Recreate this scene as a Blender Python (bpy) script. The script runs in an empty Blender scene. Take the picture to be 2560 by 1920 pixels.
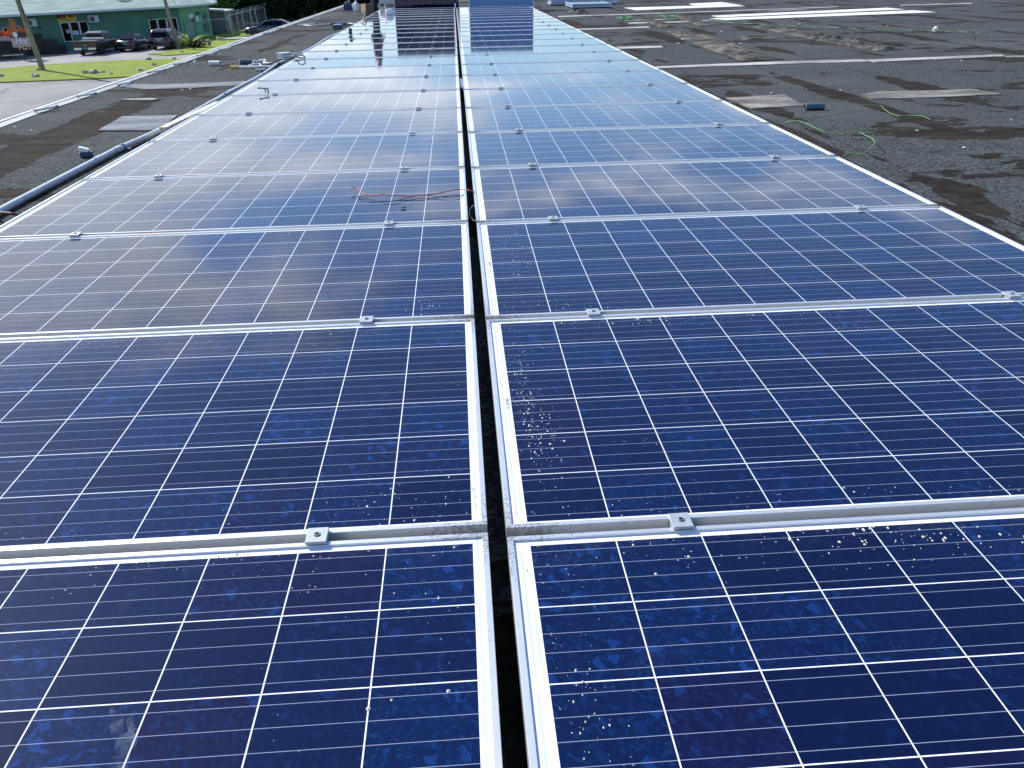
import bpy, bmesh, math, random
from math import radians as rad, sin, cos, pi
from mathutils import Vector, Matrix, noise
random.seed(7)
S = bpy.context.scene
COL = S.collection

# ------------------------------------------------------------ camera
FPX = 1982.8                      # focal length in pixels of the 2560 px wide photo
CAM = Vector((-0.0523, -1.1631, 0.9209))
RM = (Matrix.Rotation(-0.057550, 3, 'Z') @ Matrix.Rotation(1.086993, 3, 'X') @ Matrix.Rotation(-0.019892, 3, 'Z'))
cd = bpy.data.cameras.new('camera')
cam = bpy.data.objects.new('camera', cd); COL.objects.link(cam)
cam.matrix_world = Matrix.Translation(CAM) @ RM.to_4x4()
cd.sensor_width = 36; cd.lens = FPX / 2560 * 36
cd.clip_start = 0.02; cd.clip_end = 3000
S.camera = cam
S.render.resolution_x = 1024; S.render.resolution_y = 768

# ------------------------------------------------------------ sun, sky, exposure
SUN_DIR = Vector((-0.74, 0.67, 0)).normalized()      # towards the sun, on the ground
SUN_EL = rad(40)
to_sun = Vector((SUN_DIR.x * cos(SUN_EL), SUN_DIR.y * cos(SUN_EL), sin(SUN_EL)))
ld = bpy.data.lights.new('sun', 'SUN'); ld.energy = 4.9; ld.angle = rad(0.5); ld.color = (1, .96, .9)
lo = bpy.data.objects.new('sun', ld); COL.objects.link(lo)
lo.rotation_euler = (-to_sun).to_track_quat('-Z', 'Y').to_euler()
S.view_settings.view_transform = 'Standard'; S.view_settings.look = 'None'
S.view_settings.exposure = 0.36; S.view_settings.gamma = 1

W = bpy.data.worlds.new('World'); S.world = W; W.use_nodes = True
nt = W.node_tree; nt.nodes.clear()


class N:
    """small helper: builds maths with nodes"""
    def __init__(s, t): s.t = t
    def new(s, k, **p):
        n = s.t.nodes.new(k)
        for a, b in p.items(): setattr(n, a, b)
        return n
    def put(s, sock, v):
        if isinstance(v, (int, float, tuple)): sock.default_value = v
        else: s.t.links.new(v, sock)
    def m(s, op, a, b=0.0, c=0.0, clamp=False):
        n = s.new('ShaderNodeMath', operation=op, use_clamp=clamp)
        s.put(n.inputs[0], a); s.put(n.inputs[1], b); s.put(n.inputs[2], c)
        return n.outputs[0]
    def add(s, a, b): return s.m('ADD', a, b)
    def sub(s, a, b): return s.m('SUBTRACT', a, b)
    def mul(s, a, b): return s.m('MULTIPLY', a, b)
    def div(s, a, b): return s.m('DIVIDE', a, b)
    def mx(s, a, b): return s.m('MAXIMUM', a, b)
    def mn(s, a, b): return s.m('MINIMUM', a, b)
    def lt(s, a, b): return s.m('LESS_THAN', a, b)
    def gt(s, a, b): return s.m('GREATER_THAN', a, b)
    def ab(s, a): return s.m('ABSOLUTE', a)
    def fr(s, a): return s.m('FRACT', a)
    def fl(s, a): return s.m('FLOOR', a)
    def inr(s, a, lo, hi): return s.mul(s.gt(a, lo), s.lt(a, hi))
    def step(s, a, lo, hi, o0=0.0, o1=1.0):
        n = s.new('ShaderNodeMapRange', interpolation_type='SMOOTHSTEP')
        s.put(n.inputs[0], a)
        for i, v in zip((1, 2, 3, 4), (lo, hi, o0, o1)): s.put(n.inputs[i], v)
        return n.outputs[0]
    def xyz(s, x, y=0.0, z=0.0):
        n = s.new('ShaderNodeCombineXYZ')
        s.put(n.inputs[0], x); s.put(n.inputs[1], y); s.put(n.inputs[2], z)
        return n.outputs[0]
    def sep(s, v):
        n = s.new('ShaderNodeSeparateXYZ'); s.t.links.new(v, n.inputs[0]); return n.outputs
    def vm(s, op, a, b=(0, 0, 0)):
        n = s.new('ShaderNodeVectorMath', operation=op)
        s.put(n.inputs[0], a)
        s.put(n.inputs[1], b)
        return n.outputs[0]
    def noise(s, v, scale, detail=4, rough=.55, dist=0.0, w=None):
        n = s.new('ShaderNodeTexNoise', noise_dimensions='4D' if w is not None else '3D')
        s.t.links.new(v, n.inputs['Vector'])
        n.inputs['Scale'].default_value = scale; n.inputs['Detail'].default_value = detail
        n.inputs['Roughness'].default_value = rough; n.inputs['Distortion'].default_value = dist
        if w is not None: s.put(n.inputs['W'], w)
        return n.outputs[0]
    def vor(s, v, scale, feature='F1', rnd=1.0):
        n = s.new('ShaderNodeTexVoronoi', feature=feature)
        s.t.links.new(v, n.inputs['Vector']); n.inputs['Scale'].default_value = scale
        n.inputs['Randomness'].default_value = rnd
        return n.outputs
    def white(s, v, w=None):
        n = s.new('ShaderNodeTexWhiteNoise', noise_dimensions='3D'); s.t.links.new(v, n.inputs[0]); return n.outputs
    def mix(s, f, a, b):
        n = s.new('ShaderNodeMix', data_type='RGBA')
        s.put(n.inputs[0], f)
        for i, v in ((6, a), (7, b)):
            if isinstance(v, tuple): v = tuple(v) + (1,) if len(v) == 3 else v
            s.put(n.inputs[i], v)
        return n.outputs[2]
    def bump(s, h, strength=.5, dist=.01):
        n = s.new('ShaderNodeBump'); n.inputs['Strength'].default_value = strength
        n.inputs['Distance'].default_value = dist; s.t.links.new(h, n.inputs['Height']); return n.outputs[0]


# sky with scattered clouds
w = N(nt)
sky = w.new('ShaderNodeTexSky', sky_type='NISHITA', sun_disc=False)
sky.sun_elevation = SUN_EL; sky.sun_rotation = math.atan2(SUN_DIR.x, SUN_DIR.y)
sky.altitude = 0; sky.air_density = 1.0; sky.dust_density = 0.6; sky.ozone_density = 2.0
tc = w.new('ShaderNodeTexCoord')
dx, dy, dz = w.sep(tc.outputs['Generated'])
zz = w.add(w.mx(dz, 0.0), 0.10)
cv = w.xyz(w.div(dx, zz), w.div(dy, zz), 0.0)
CLOUD_OFF = (3.1, 1.7, 0.0)
n1 = w.noise(w.vm('ADD', cv, CLOUD_OFF), 1.25, 7, .58, .4)
n2 = w.noise(w.vm('ADD', cv, (9.3, 4.2, 1)), 0.22, 3, .5)
leftness = w.step(w.div(dx, w.mx(dy, .2)), -0.7, 0.35, 0.10, -0.10)
dens = w.add(w.add(w.mul(n1, .65), w.mul(n2, .35)), leftness)
low = w.step(dz, 0.06, 0.60, 0.10, -0.15)
cl = w.step(w.add(dens, low), 0.47, 0.63)
sdot = w.new('ShaderNodeVectorMath', operation='DOT_PRODUCT'); w.t.links.new(tc.outputs['Generated'], sdot.inputs[0]); sdot.inputs[1].default_value = to_sun
glow = w.m('POWER', w.mx(sdot.outputs['Value'], 0.0), 4.0)
ccol = w.mix(w.step(n1, .45, .7), (6.0, 6.7, 7.4), (9.6, 10.0, 10.4))
ccol = w.mix(glow, ccol, (10.5, 10.6, 10.8))
skyc = w.vm('MULTIPLY', sky.outputs[0], (.74, .90, 1.10))
bg = w.new('ShaderNodeBackground')
w.t.links.new(w.mix(w.mul(cl, .85), skyc, ccol), bg.inputs[0])
bg.inputs[1].default_value = 0.135
ow = w.new('ShaderNodeOutputWorld'); w.t.links.new(bg.outputs[0], ow.inputs[0])

# ------------------------------------------------------------ measuring helpers
G = -5.2          # street level; the panel plane is z = 0
RZ = -0.12        # roof surface


def ray(px, py): return (RM @ Vector(((px - 1280) / FPX, -(py - 960) / FPX, -1)))
def at(px, py, Z):
    d = ray(px, py); return CAM + d * ((Z - CAM.z) / d.z)


# ------------------------------------------------------------ materials
MATS = {}
def mat(name, col=(.5, .5, .5), rough=.6, metal=0.0, var=0.0, vscale=8, bump=0.0, bscale=60, spec=.5, emit=None, coat=0.0, fine=None):
    if name in MATS: return MATS[name]
    m = bpy.data.materials.new(name); m.use_nodes = True
    t = N(m.node_tree); b = m.node_tree.nodes['Principled BSDF']
    b.inputs['Base Color'].default_value = (*col, 1)
    b.inputs['Roughness'].default_value = rough; b.inputs['Metallic'].default_value = metal
    b.inputs['Specular IOR Level'].default_value = spec
    b.inputs['Coat Weight'].default_value = coat; b.inputs['Coat Roughness'].default_value = .05
    if var or bump:
        c = t.new('ShaderNodeTexCoord').outputs['Object']
        if var:
            f = t.noise(c, vscale, 6, .65)
            f = t.step(f, .3, .7)
            dk = tuple(x * (1 - var) for x in col); lt = tuple(min(1, x * (1 + var * .6)) for x in col)
            t.t.links.new(t.mix(f, dk, lt), b.inputs['Base Color'])
        if bump:
            t.t.links.new(t.bump(t.noise(c, bscale, 5), bump, .02), b.inputs['Normal'])
    MATS[name] = m
    return m


def cell_material():
    m = bpy.data.materials.new('cells_under_glass'); m.use_nodes = True
    t = N(m.node_tree); b = m.node_tree.nodes['Principled BSDF']
    oc = t.new('ShaderNodeTexCoord').outputs['Object']
    rnd = t.new('ShaderNodeObjectInfo').outputs['Random']
    x, y, _ = t.sep(oc)
    cx = t.div(t.sub(x, .039), .1575); cy = t.div(t.sub(y, .019), .1575)
    fx, fy = t.fr(cx), t.fr(cy)
    inx = t.inr(cx, 0.008, 11.99); iny = t.inr(cy, 0.008, 5.992)
    ins = t.mul(inx, iny)
    g = .0070
    cell = t.mul(ins, t.mul(t.inr(fx, g, 1 - g), t.inr(fy, g, 1 - g)))
    # busbars, fingers
    bar = t.lt(t.ab(t.sub(t.fr(t.mul(fy, 4)), .5)), .0125)
    fing = t.m('SINE', t.mul(x, 2 * pi / .0024))
    rn = t.mul(rnd, 37.0)
    cid = t.xyz(t.fl(cx), t.fl(cy), rn)
    wn = t.white(cid)
    tint = wn[0]
    gv = t.vm('ADD', t.vm('MULTIPLY', oc, (1, .8, 1)), t.xyz(rn, rn, tint))
    warp = t.noise(gv, 14, 2)
    gw = t.vm('ADD', gv, t.xyz(t.mul(warp, .06), t.mul(warp, -.05), 0))
    v1 = t.vor(gw, 80)[1]
    v2 = t.vor(gw, 210)[1]
    s1 = t.sep(v1)[0]; s2 = t.sep(v2)[0]
    base = t.mix(tint, (.0012, .0038, .028), (.0016, .0098, .052))
    base = t.mix(t.mul(t.step(t.sep(wn[1])[1], .68, .9), .85), base, (.005, .005, .033))
    base = t.mix(t.step(s1, .55, 1, 0, .35), base, (.002, .004, .036))
    cellv = t.step(t.sep(wn[1])[0], .15, .85, .15, 1)
    base = t.mix(t.mul(t.mul(cellv, t.step(s1, .88, .94, 0, .62)), t.step(warp, .42, .55)), base, (.008, .045, .20))
    base = t.mix(t.mul(cellv, t.step(s2, .62, 1, 0, .50)), base, (.006, .034, .15))
    base = t.mix(t.step(fing, .2, 1, 0, .17), base, (.02, .04, .14))
    base = t.mix(t.mul(bar, .8), base, (.34, .38, .50))
    # white backsheet, ribbons in the margins
    white = (.78, .80, .84)
    grey = (.42, .46, .54)
    pair = t.fr(t.div(t.sub(y, .019), .315))
    r1 = t.mul(t.inr(x, .020, .0248), t.inr(pair, .04, .955))
    r2 = t.mul(t.inr(x, .0305, .0350), t.inr(pair, .10, .46))
    r3 = t.mul(t.inr(x, 1.9335, 1.9385), t.inr(t.fr(t.add(pair, .37)), .03, .965))
    ext = t.mul(t.mul(bar, t.inr(x, .022, .039)), iny)
    rib = t.m('MINIMUM', t.add(t.add(t.add(r1, r2), r3), ext), 1.0)
    bs = t.mix(t.mul(rib, .62), white, grey)
    code = t.mul(t.mul(t.inr(x, .0275, .0365), t.inr(y, .452, .512)), t.gt(t.white(t.xyz(t.fl(t.mul(y, 700)), 0, 0))[0], .5))
    bs = t.mix(code, bs, (.05, .05, .06))
    col = t.mix(cell, bs, base)
    # dust, dried rain marks, smears on the glass
    ov = t.vm('ADD', oc, t.xyz(rn, t.mul(rn, 1.7), 0))
    sm = t.noise(ov, 3.2, 5, .6, .6)
    sm2 = t.noise(ov, 22, 6, .7, 1.2)
    smear = t.mul(t.step(sm, .56, .78), t.step(sm2, .42, .75))
    ms = t.vor(t.vm('ADD', ov, t.xyz(t.mul(sm2, .02), 0, 0)), 75)
    spk = t.mul(t.lt(ms[0], .13), t.gt(t.sep(ms[1])[0], .62))
    edge = t.mx(t.step(y, .80, .985), t.mx(t.step(x, .22, .03, 0, 1), t.mul(t.step(y, .12, .02), .6)))
    spkm = t.mul(spk, t.step(t.add(t.noise(ov, 5, 3), t.mul(edge, .30)), .58, .72))
    film = t.mul(t.step(y, .90, .98), t.step(sm2, .45, .65))
    dust = t.m('MINIMUM', t.add(t.add(t.mul(smear, .045), t.mul(spkm, .42)), t.mul(film, .03)), 1.0)
    col = t.mix(dust, col, (.55, .60, .68))
    t.t.links.new(col, b.inputs['Base Color'])
    b.inputs['Roughness'].default_value = .55
    b.inputs['Specular IOR Level'].default_value = 0.0
    b.inputs['Coat Weight'].default_value = 1.0
    b.inputs['Coat IOR'].default_value = 1.36
    t.t.links.new(t.add(.022, t.add(t.mul(dust, .3), t.mul(sm, .045))), b.inputs['Coat Roughness'])
    return m


def frame_material():
    m = bpy.data.materials.new('anodised_frame'); m.use_nodes = True
    t = N(m.node_tree); b = m.node_tree.nodes['Principled BSDF']
    oc = t.new('ShaderNodeTexCoord').outputs['Object']
    rnd = t.new('ShaderNodeObjectInfo').outputs['Random']
    x, y, z = t.sep(oc)
    ex = t.mn(t.ab(x), t.ab(t.sub(x, 1.956))); ey = t.mn(t.ab(y), t.ab(t.sub(y, .987)))
    corner = t.step(t.add(ex, ey), .02, .20, 1, 0)
    ov = t.vm('ADD', oc, t.xyz(t.mul(rnd, 31), t.mul(rnd, 17), 0))
    g = t.noise(ov, 110, 6, .8); g2 = t.noise(ov, 9, 3)
    dirt = t.mul(t.step(t.add(g, t.add(t.mul(corner, .13), t.mul(g2, .16))), .66, .74), .55)
    joint = t.mul(t.lt(t.ab(t.sub(ex, ey)), .0005), t.lt(ex, .013))
    brushed = t.noise(t.vm('MULTIPLY', ov, (1, 1, 40)), 14, 3)
    alu = t.mix(brushed, (.56, .59, .61), (.70, .72, .74))
    col = t.mix(dirt, alu, (.16, .13, .09))
    col = t.mix(joint, col, (.05, .05, .05))
    t.t.links.new(col, b.inputs['Base Color'])
    b.inputs['Metallic'].default_value = .55; b.inputs['Roughness'].default_value = .38
    t.t.links.new(t.bump(g, .15, .002), b.inputs['Normal'])
    return m


def roof_material():
    m = bpy.data.materials.new('weathered_roll_roofing'); m.use_nodes = True
    t = N(m.node_tree); b = m.node_tree.nodes['Principled BSDF']
    oc = t.new('ShaderNodeTexCoord').outputs['Object']
    x, y, z = t.sep(oc)
    nbig = t.noise(oc, .9, 5, .6)
    nw = t.noise(t.vm('MULTIPLY', oc, (1, .45, 1)), 1.7, 7, .66)
    ngr = t.noise(oc, 85, 4, .75)
    nm = t.noise(oc, 7, 6, .65)
    streak = t.noise(t.vm('MULTIPLY', oc, (.35, 2.4, 1)), 2.4, 6, .65)
    mid = t.noise(t.vm('MULTIPLY', oc, (.8, 1.2, 1)), 42, 5, .75)
    grey = t.mix(t.step(ngr, .38, .62), (.028, .031, .032), (.150, .166, .168))
    grey = t.mix(t.mul(t.step(nm, .35, .7), .35), grey, (.058, .061, .061))
    grey = t.mix(t.step(mid, .42, .58, 0, .75), grey, (.018, .019, .020))
    grey = t.mix(t.step(streak, .50, .72, 0, .45), grey, (.10, .108, .108))
    grey = t.mix(t.step(t.noise(oc, .45, 4, .6), .5, .66, 0, .35), grey, (.11, .118, .118))
    # bitumen showing along the laps (sheets run along y)
    lapx = t.sub(t.fr(t.div(t.sub(x, 2.86), .89)), .5)         # 0 at the lap
    xw = t.add(lapx, t.mul(t.sub(nw, .5), .55))
    dist = t.ab(xw)
    width = t.step(t.noise(t.vm('ADD', t.vm('MULTIPLY', oc, (1, .5, 1)), (5, 9, 0)), .8, 4, .6), .42, .66, -.06, .20)
    brn = t.step(t.sub(width, dist), -.012, .012)
    # patchy worn ground everywhere else
    worn = t.step(t.add(t.mul(t.noise(t.vm('MULTIPLY', oc, (.55, 1, 1)), .75, 7, .66), 1), t.mul(nm, .08)), .60, .62)
    lx = t.ab(t.add(t.add(x, 2.98), t.mul(t.sub(nw, .5), .5)))
    leftband = t.mul(t.mul(t.step(lx, .16, .24, 1, 0), t.step(x, -2.2, -2.25)), t.step(t.add(y, t.mul(nw, 3.0)), 8.6, 8.3))
    near = t.mul(t.lt(t.ab(t.sub(x, 2.25)), 1.0), t.step(t.add(t.sub(x, 1.95), t.mul(nw, -.75)), -.09, -.13))
    br = t.mx(t.mx(brn, worn), t.mx(leftband, near))
    bcol = t.mix(t.step(t.noise(t.vm('MULTIPLY', oc, (1, 3, 1)), 3.5, 7, .7), .35, .68), (.012, .009, .007), (.044, .034, .027))
    bcol = t.mix(t.step(t.noise(t.vm('MULTIPLY', oc, (.5, 1.3, 1)), 1.4, 6, .7), .60, .70, 0, .55), bcol, (.15, .125, .10))
    bcol = t.mix(t.step(ngr, .35, .7, 0, .35), bcol, (.05, .042, .036))
    col = t.mix(br, grey, bcol)
    rim = t.mul(t.mul(br, t.sub(1.0, br)), 3.0)
    col = t.mix(t.m('MINIMUM', rim, 1.0), col, (.012, .010, .009))
    seam = t.lt(t.ab(t.add(lapx, t.mul(t.sub(t.noise(oc, .5, 3), .5), .02))), .0055)
    yseam = t.lt(t.ab(t.sub(t.fr(t.div(t.add(y, t.mul(t.fl(t.div(t.sub(x, 2.86), .89)), 1.37)), 4.7)), .5)), .0012)
    col = t.mix(t.mul(t.mx(seam, yseam), .7), col, (.010, .009, .008))
    t.t.links.new(col, b.inputs['Base Color'])
    b.inputs['Roughness'].default_value = .95; b.inputs['Specular IOR Level'].default_value = .08
    h = t.add(t.add(t.add(t.mul(ngr, .25), t.mul(mid, .5)), t.mul(nm, .6)), t.mul(br, -.35))
    t.t.links.new(t.bump(h, .9, .013), b.inputs['Normal'])
    return m


def street_material(name, c1, c2, crack=.5):
    m = bpy.data.materials.new(name); m.use_nodes = True
    t = N(m.node_tree); b = m.node_tree.nodes['Principled BSDF']
    oc = t.new('ShaderNodeTexCoord').outputs['Object']
    a = t.noise(oc, .25, 6, .65); f = t.noise(oc, 9, 4, .7)
    col = t.mix(t.step(a, .3, .7), c1, c2)
    col = t.mix(t.mul(t.step(f, .4, .7), .25), col, tuple(v * .6 for v in c1))
    vd = t.vor(t.vm('ADD', oc, t.xyz(t.mul(a, 3), t.mul(f, .5), 0)), .13, 'DISTANCE_TO_EDGE')[0]
    col = t.mix(t.mul(t.lt(vd, .006), crack), col, tuple(v * .35 for v in c1))
    t.t.links.new(col, b.inputs['Base Color']); b.inputs['Roughness'].default_value = .9
    return m


def grass_material(name, c1, c2):
    m = bpy.data.materials.new(name); m.use_nodes = True
    t = N(m.node_tree); b = m.node_tree.nodes['Principled BSDF']
    oc = t.new('ShaderNodeTexCoord').outputs['Object']
    a = t.noise(oc, .8, 6, .7); f = t.noise(oc, 25, 4, .8)
    col = t.mix(t.step(a, .3, .7), c1, c2)
    col = t.mix(t.mul(t.step(f, .4, .7), .5), col, tuple(v * .5 for v in c1))
    t.t.links.new(col, b.inputs['Base Color']); b.inputs['Roughness'].default_value = .9
    t.t.links.new(t.bump(f, 1, .1), b.inputs['Normal'])
    return m


M_CELL = cell_material(); M_FRAME = frame_material(); M_ROOF = roof_material()
M_ALU = mat('bare_aluminium', (.72, .74, .76), .4, .5, .12, 30)
M_STEEL = mat('bolt_steel', (.22, .22, .22), .5, .6)
M_DARKHOLE = mat('socket_black', (.01, .01, .01), .8)
M_WHITE = mat('white_metal', (.78, .79, .78), .5, .1, .15, 6)
M_PVC = mat('grey_pvc', (.55, .60, .63), .35, 0, .15, 5)
M_PVCD = mat('dark_blue_grey_pvc', (.06, .09, .13), .35, 0, .1, 5)

# ------------------------------------------------------------ object helpers
def obj(name, bm, m, parent=None, smooth=False, bevel=0, **tags):
    me = bpy.data.meshes.new(name)
    if smooth:
        for f in bm.faces: f.smooth = True
    bm.to_mesh(me); bm.free()
    if m is not None: me.materials.append(m)
    o = bpy.data.objects.new(name, me); COL.objects.link(o)
    if parent: o.parent = parent
    if bevel:
        md = o.modifiers.new('bevel', 'BEVEL'); md.width = bevel; md.segments = 2; md.limit_method = 'ANGLE'
    for k, v in tags.items(): o[k] = v
    return o
def empty(name, loc, rz=0, **tags):
    o = bpy.data.objects.new(name, None); COL.objects.link(o)
    o.location = loc; o.rotation_euler = (0, 0, rz); o.empty_display_size = .1
    for k, v in tags.items(): o[k] = v
    return o
def copy_tree(o, parent=None):
    c = o.copy(); COL.objects.link(c)
    if parent: c.parent = parent
    for ch in [q for q in o.children]: copy_tree(ch, c)
    return c
def box(bm, c, s, rot=None):
    M = Matrix.Translation(c) @ (rot.to_4x4() if rot else Matrix.Identity(4)) @ Matrix.Diagonal((s[0], s[1], s[2], 1))
    bmesh.ops.create_cube(bm, size=1, matrix=M)
def frame_axes(d):
    d = d.normalized(); u = Vector((0, 0, 1)) if abs(d.z) < .95 else Vector((1, 0, 0))
    a = d.cross(u).normalized(); return a, a.cross(d).normalized()
def cyl(bm, p, q, r, r2=None, n=12, cap=True):
    p = Vector(p); q = Vector(q); r2 = r if r2 is None else r2
    a, b = frame_axes(q - p)
    A = [bm.verts.new(p + (a * cos(2 * pi * i / n) + b * sin(2 * pi * i / n)) * r) for i in range(n)]
    B = [bm.verts.new(q + (a * cos(2 * pi * i / n) + b * sin(2 * pi * i / n)) * r2) for i in range(n)]
    for i in range(n): bm.faces.new((A[i], A[(i + 1) % n], B[(i + 1) % n], B[i]))
    if cap: bm.faces.new(A[::-1]); bm.faces.new(B)
def tube(bm, pts, r, n=8, sub=6):
    """smooth tube through points (Catmull-Rom)"""
    P = [Vector(p) for p in pts]; Q = []
    for i in range(len(P) - 1):
        p0 = P[max(i - 1, 0)]; p1 = P[i]; p2 = P[i + 1]; p3 = P[min(i + 2, len(P) - 1)]
        for k in range(sub):
            u = k / sub
            Q.append(.5 * ((2 * p1) + (p2 - p0) * u + (2 * p0 - 5 * p1 + 4 * p2 - p3) * u * u + (3 * p1 - p0 - 3 * p2 + p3) * u ** 3))
    Q.append(P[-1])
    rings = []; pa = None
    for i, q in enumerate(Q):
        d = (Q[min(i + 1, len(Q) - 1)] - Q[max(i - 1, 0)])
        if d.length < 1e-9: d = Vector((1, 0, 0))
        d.normalize()
        if pa is None: a, b = frame_axes(d)
        else:
            a = (pa - d * pa.dot(d)).normalized(); b = a.cross(d).normalized()
        pa = a
        rings.append([bm.verts.new(q + (a * cos(2 * pi * j / n) + b * sin(2 * pi * j / n)) * r) for j in range(n)])
    for A, B in zip(rings, rings[1:]):
        for j in range(n): bm.faces.new((A[j], A[(j + 1) % n], B[(j + 1) % n], B[j]))
    bm.faces.new(rings[0][::-1]); bm.faces.new(rings[-1])
def lathe(bm, prof, n=16, M=Matrix.Identity(4)):
    rings = [[bm.verts.new(M @ Vector((r * cos(2 * pi * j / n), r * sin(2 * pi * j / n), z))) for j in range(n)] for r, z in prof]
    for A, B in zip(rings, rings[1:]):
        for j in range(n): bm.faces.new((A[j], A[(j + 1) % n], B[(j + 1) % n], B[j]))
    bm.faces.new(rings[0][::-1]); bm.faces.new(rings[-1])
def slab(bm, pts, z0, z1):
    """prism over a 2-D outline"""
    a = [bm.verts.new((p[0], p[1], z0)) for p in pts]; b = [bm.verts.new((p[0], p[1], z1)) for p in pts]
    n = len(pts)
    ar = sum(pts[i][0] * pts[(i + 1) % n][1] - pts[(i + 1) % n][0] * pts[i][1] for i in range(n))
    fs = [bm.faces.new(b), bm.faces.new(a[::-1])] + [bm.faces.new((a[i], a[(i + 1) % n], b[(i + 1) % n], b[i])) for i in range(n)]
    if ar < 0: bmesh.ops.reverse_faces(bm, faces=fs)
def ragged(pts, amp, step, seed=0):
    out = []; n = len(pts)
    for i in range(n):
        p = Vector(pts[i][:2]); q = Vector(pts[(i + 1) % n][:2]); L = (q - p).length
        k = max(1, int(L / step)); nr = Vector((-(q - p).y, (q - p).x)) / max(L, 1e-6)
        for j in range(k):
            c = p.lerp(q, j / k)
            o = noise.noise(Vector((c.x * 3, c.y * 3, seed))) + .6 * noise.noise(Vector((c.x * 14, c.y * 14, seed + 5)))
            out.append(tuple(c + nr * o * amp))
    return out

ORD = ['first', 'second', 'third', 'fourth', 'fifth', 'sixth', 'seventh', 'eighth', 'ninth', 'tenth', 'eleventh', 'twelfth',
       'thirteenth', 'fourteenth', 'fifteenth', 'sixteenth', 'seventeenth', 'eighteenth', 'nineteenth', 'twentieth',
       'twenty-first', 'twenty-second', 'twenty-third']

# ------------------------------------------------------------ the ground and streets
bm = bmesh.new(); slab(bm, [(-600, -300), (500, -300), (500, 900), (-600, 900)], G - .5, G - .012)
obj('ground', bm, grass_material('rough_ground', (.06, .075, .03), (.10, .10, .05)), kind='structure')
M_ROAD = street_material('pale_asphalt', (.17, .17, .165), (.25, .25, .24))
M_ROAD2 = street_material('worn_pale_road', (.22, .22, .21), (.31, .30, .29), .3)
def sheet(name, px, m, z, amp=.1, step=1.0, **k):
    bm = bmesh.new(); P = [at(a, b, G)[:2] for a, b in px]
    slab(bm, ragged(P, amp, step), G - .01, z)
    return obj(name, bm, m, **k)
sheet('road', [(-500, 1500), (-700, 230), (0, 208), (330, 193), (620, 172), (900, 160), (1100, 400)], M_ROAD, G + .004, 0, 5, kind='structure')
sheet('parking_lot', [(-700, 230), (0, 172), (200, 158), (440, 149), (620, 134), (760, 60), (700, 66), (640, 90), (566, 98), (520, 112), (462, 98), (0, 136), (-700, 196)], M_ROAD2, G + .006, 0, 5, kind='structure')
GR1 = grass_material('bright_lawn', (.19, .27, .008), (.31, .40, .014))
sheet('grass', [(-500, 250), (0, 208), (250, 198), (330, 193), (700, 165), (620, 140), (440, 149), (300, 153), (105, 164), (0, 173), (-500, 215)], GR1, G + .08, .12, .8, kind='structure')
sheet('grass', [(370, 137), (420, 140), (520, 132), (620, 118), (700, 95), (640, 93), (575, 98), (640, 88), (700, 60), (560, 84), (535, 88), (463, 97), (440, 112), (452, 124)], GR1, G + .07, .12, .8, kind='structure')

# ------------------------------------------------------------ the building we stand on
X0, X1, Y0, Y1 = -3.72, 46.0, -14.0, 29.3
bld = empty('flat_roof_building', (X0, Y0, G), label='low flat-roofed building under the solar panels, with worn black roofing and a white metal edge', category='building')
def bpart(name, bm, m, parent=None, **k):
    o = obj(name, bm, m, **k); o.parent = parent or bld
    o.matrix_parent_inverse = Matrix.Translation(-Vector((X0, Y0, G))) if not parent else Matrix.Identity(4)
    return o
bm = bmesh.new(); slab(bm, [(X0 + .03, Y0 + .03), (X1, Y0 + .03), (X1, Y1 - .03), (X0 + .03, Y1 - .03)], G, RZ - .012)
bpart('wall', bm, mat('painted_block_wall', (.55, .53, .48), .85, 0, .15, 2))
bm = bmesh.new()
xs = [X0 + .10, X0 + .13] + [X0 + .2 + i * .1 for i in range(0, 120)] + [9 + i for i in range(0, 37)] + [X1 - .1]
xs = sorted(set(round(v, 3) for v in xs)); ys = [Y0 + .1] + [Y0 + .5 + .2 * i for i in range(int((Y1 - Y0 - 1) / .2))] + [Y1 - .1]
grid = [[bm.verts.new((a, b, RZ + .006 * noise.noise(Vector((a * .9, b * .5, 0))) * (1 if abs(a) > 2 else .3))) for b in ys] for a in xs]
for i in range(len(xs) - 1):
    for j in range(len(ys) - 1): bm.faces.new((grid[i][j], grid[i + 1][j], grid[i + 1][j + 1], grid[i][j + 1]))
roof = bpart('roof', bm, M_ROOF, smooth=True)
# white drip edge along the street side, with a lip
bm = bmesh.new()
prof = [(X0 - .02, RZ - .13), (X0 - .02, RZ + .014), (X0 - .005, RZ + .014), (X0 + .006, RZ + .011), (X0 + .10, RZ + .008), (X0 + .10, RZ - .006), (X0, RZ - .02)]
ya = [Y0 + i * .35 for i in range(int((Y1 - Y0) / .35) + 1)] + [Y1]
R_ = [[bm.verts.new((p[0] + .012 * noise.noise(Vector((0, b * .8, 3))) * (k == 4 or k == 5), b, p[1] + .006 * noise.noise(Vector((4, b * .7, 0))))) for k, p in enumerate(prof)] for b in ya]
for A, B in zip(R_, R_[1:]):
    for j in range(len(prof)): bm.faces.new((A[j], B[j], B[(j + 1) % len(prof)], A[(j + 1) % len(prof)]))
bmesh.ops.recalc_face_normals(bm, faces=bm.faces)
bpart('coping', bm, mat('weathered_white_edge', (.27, .30, .29), .55, .15, .3, 5))
bm = bmesh.new(); box(bm, (X0 - .014, (Y0 + Y1) / 2, RZ + .016), (.024, Y1 - Y0, .006))
bpart('edge_strip', bm, M_WHITE)
bm = bmesh.new(); box(bm, ((X0 + X1) / 2, Y1, RZ - .03), (X1 - X0, .10, .10))
bpart('rear_coping', bm, mat('dark_edge', (.06, .06, .055), .8))

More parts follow.
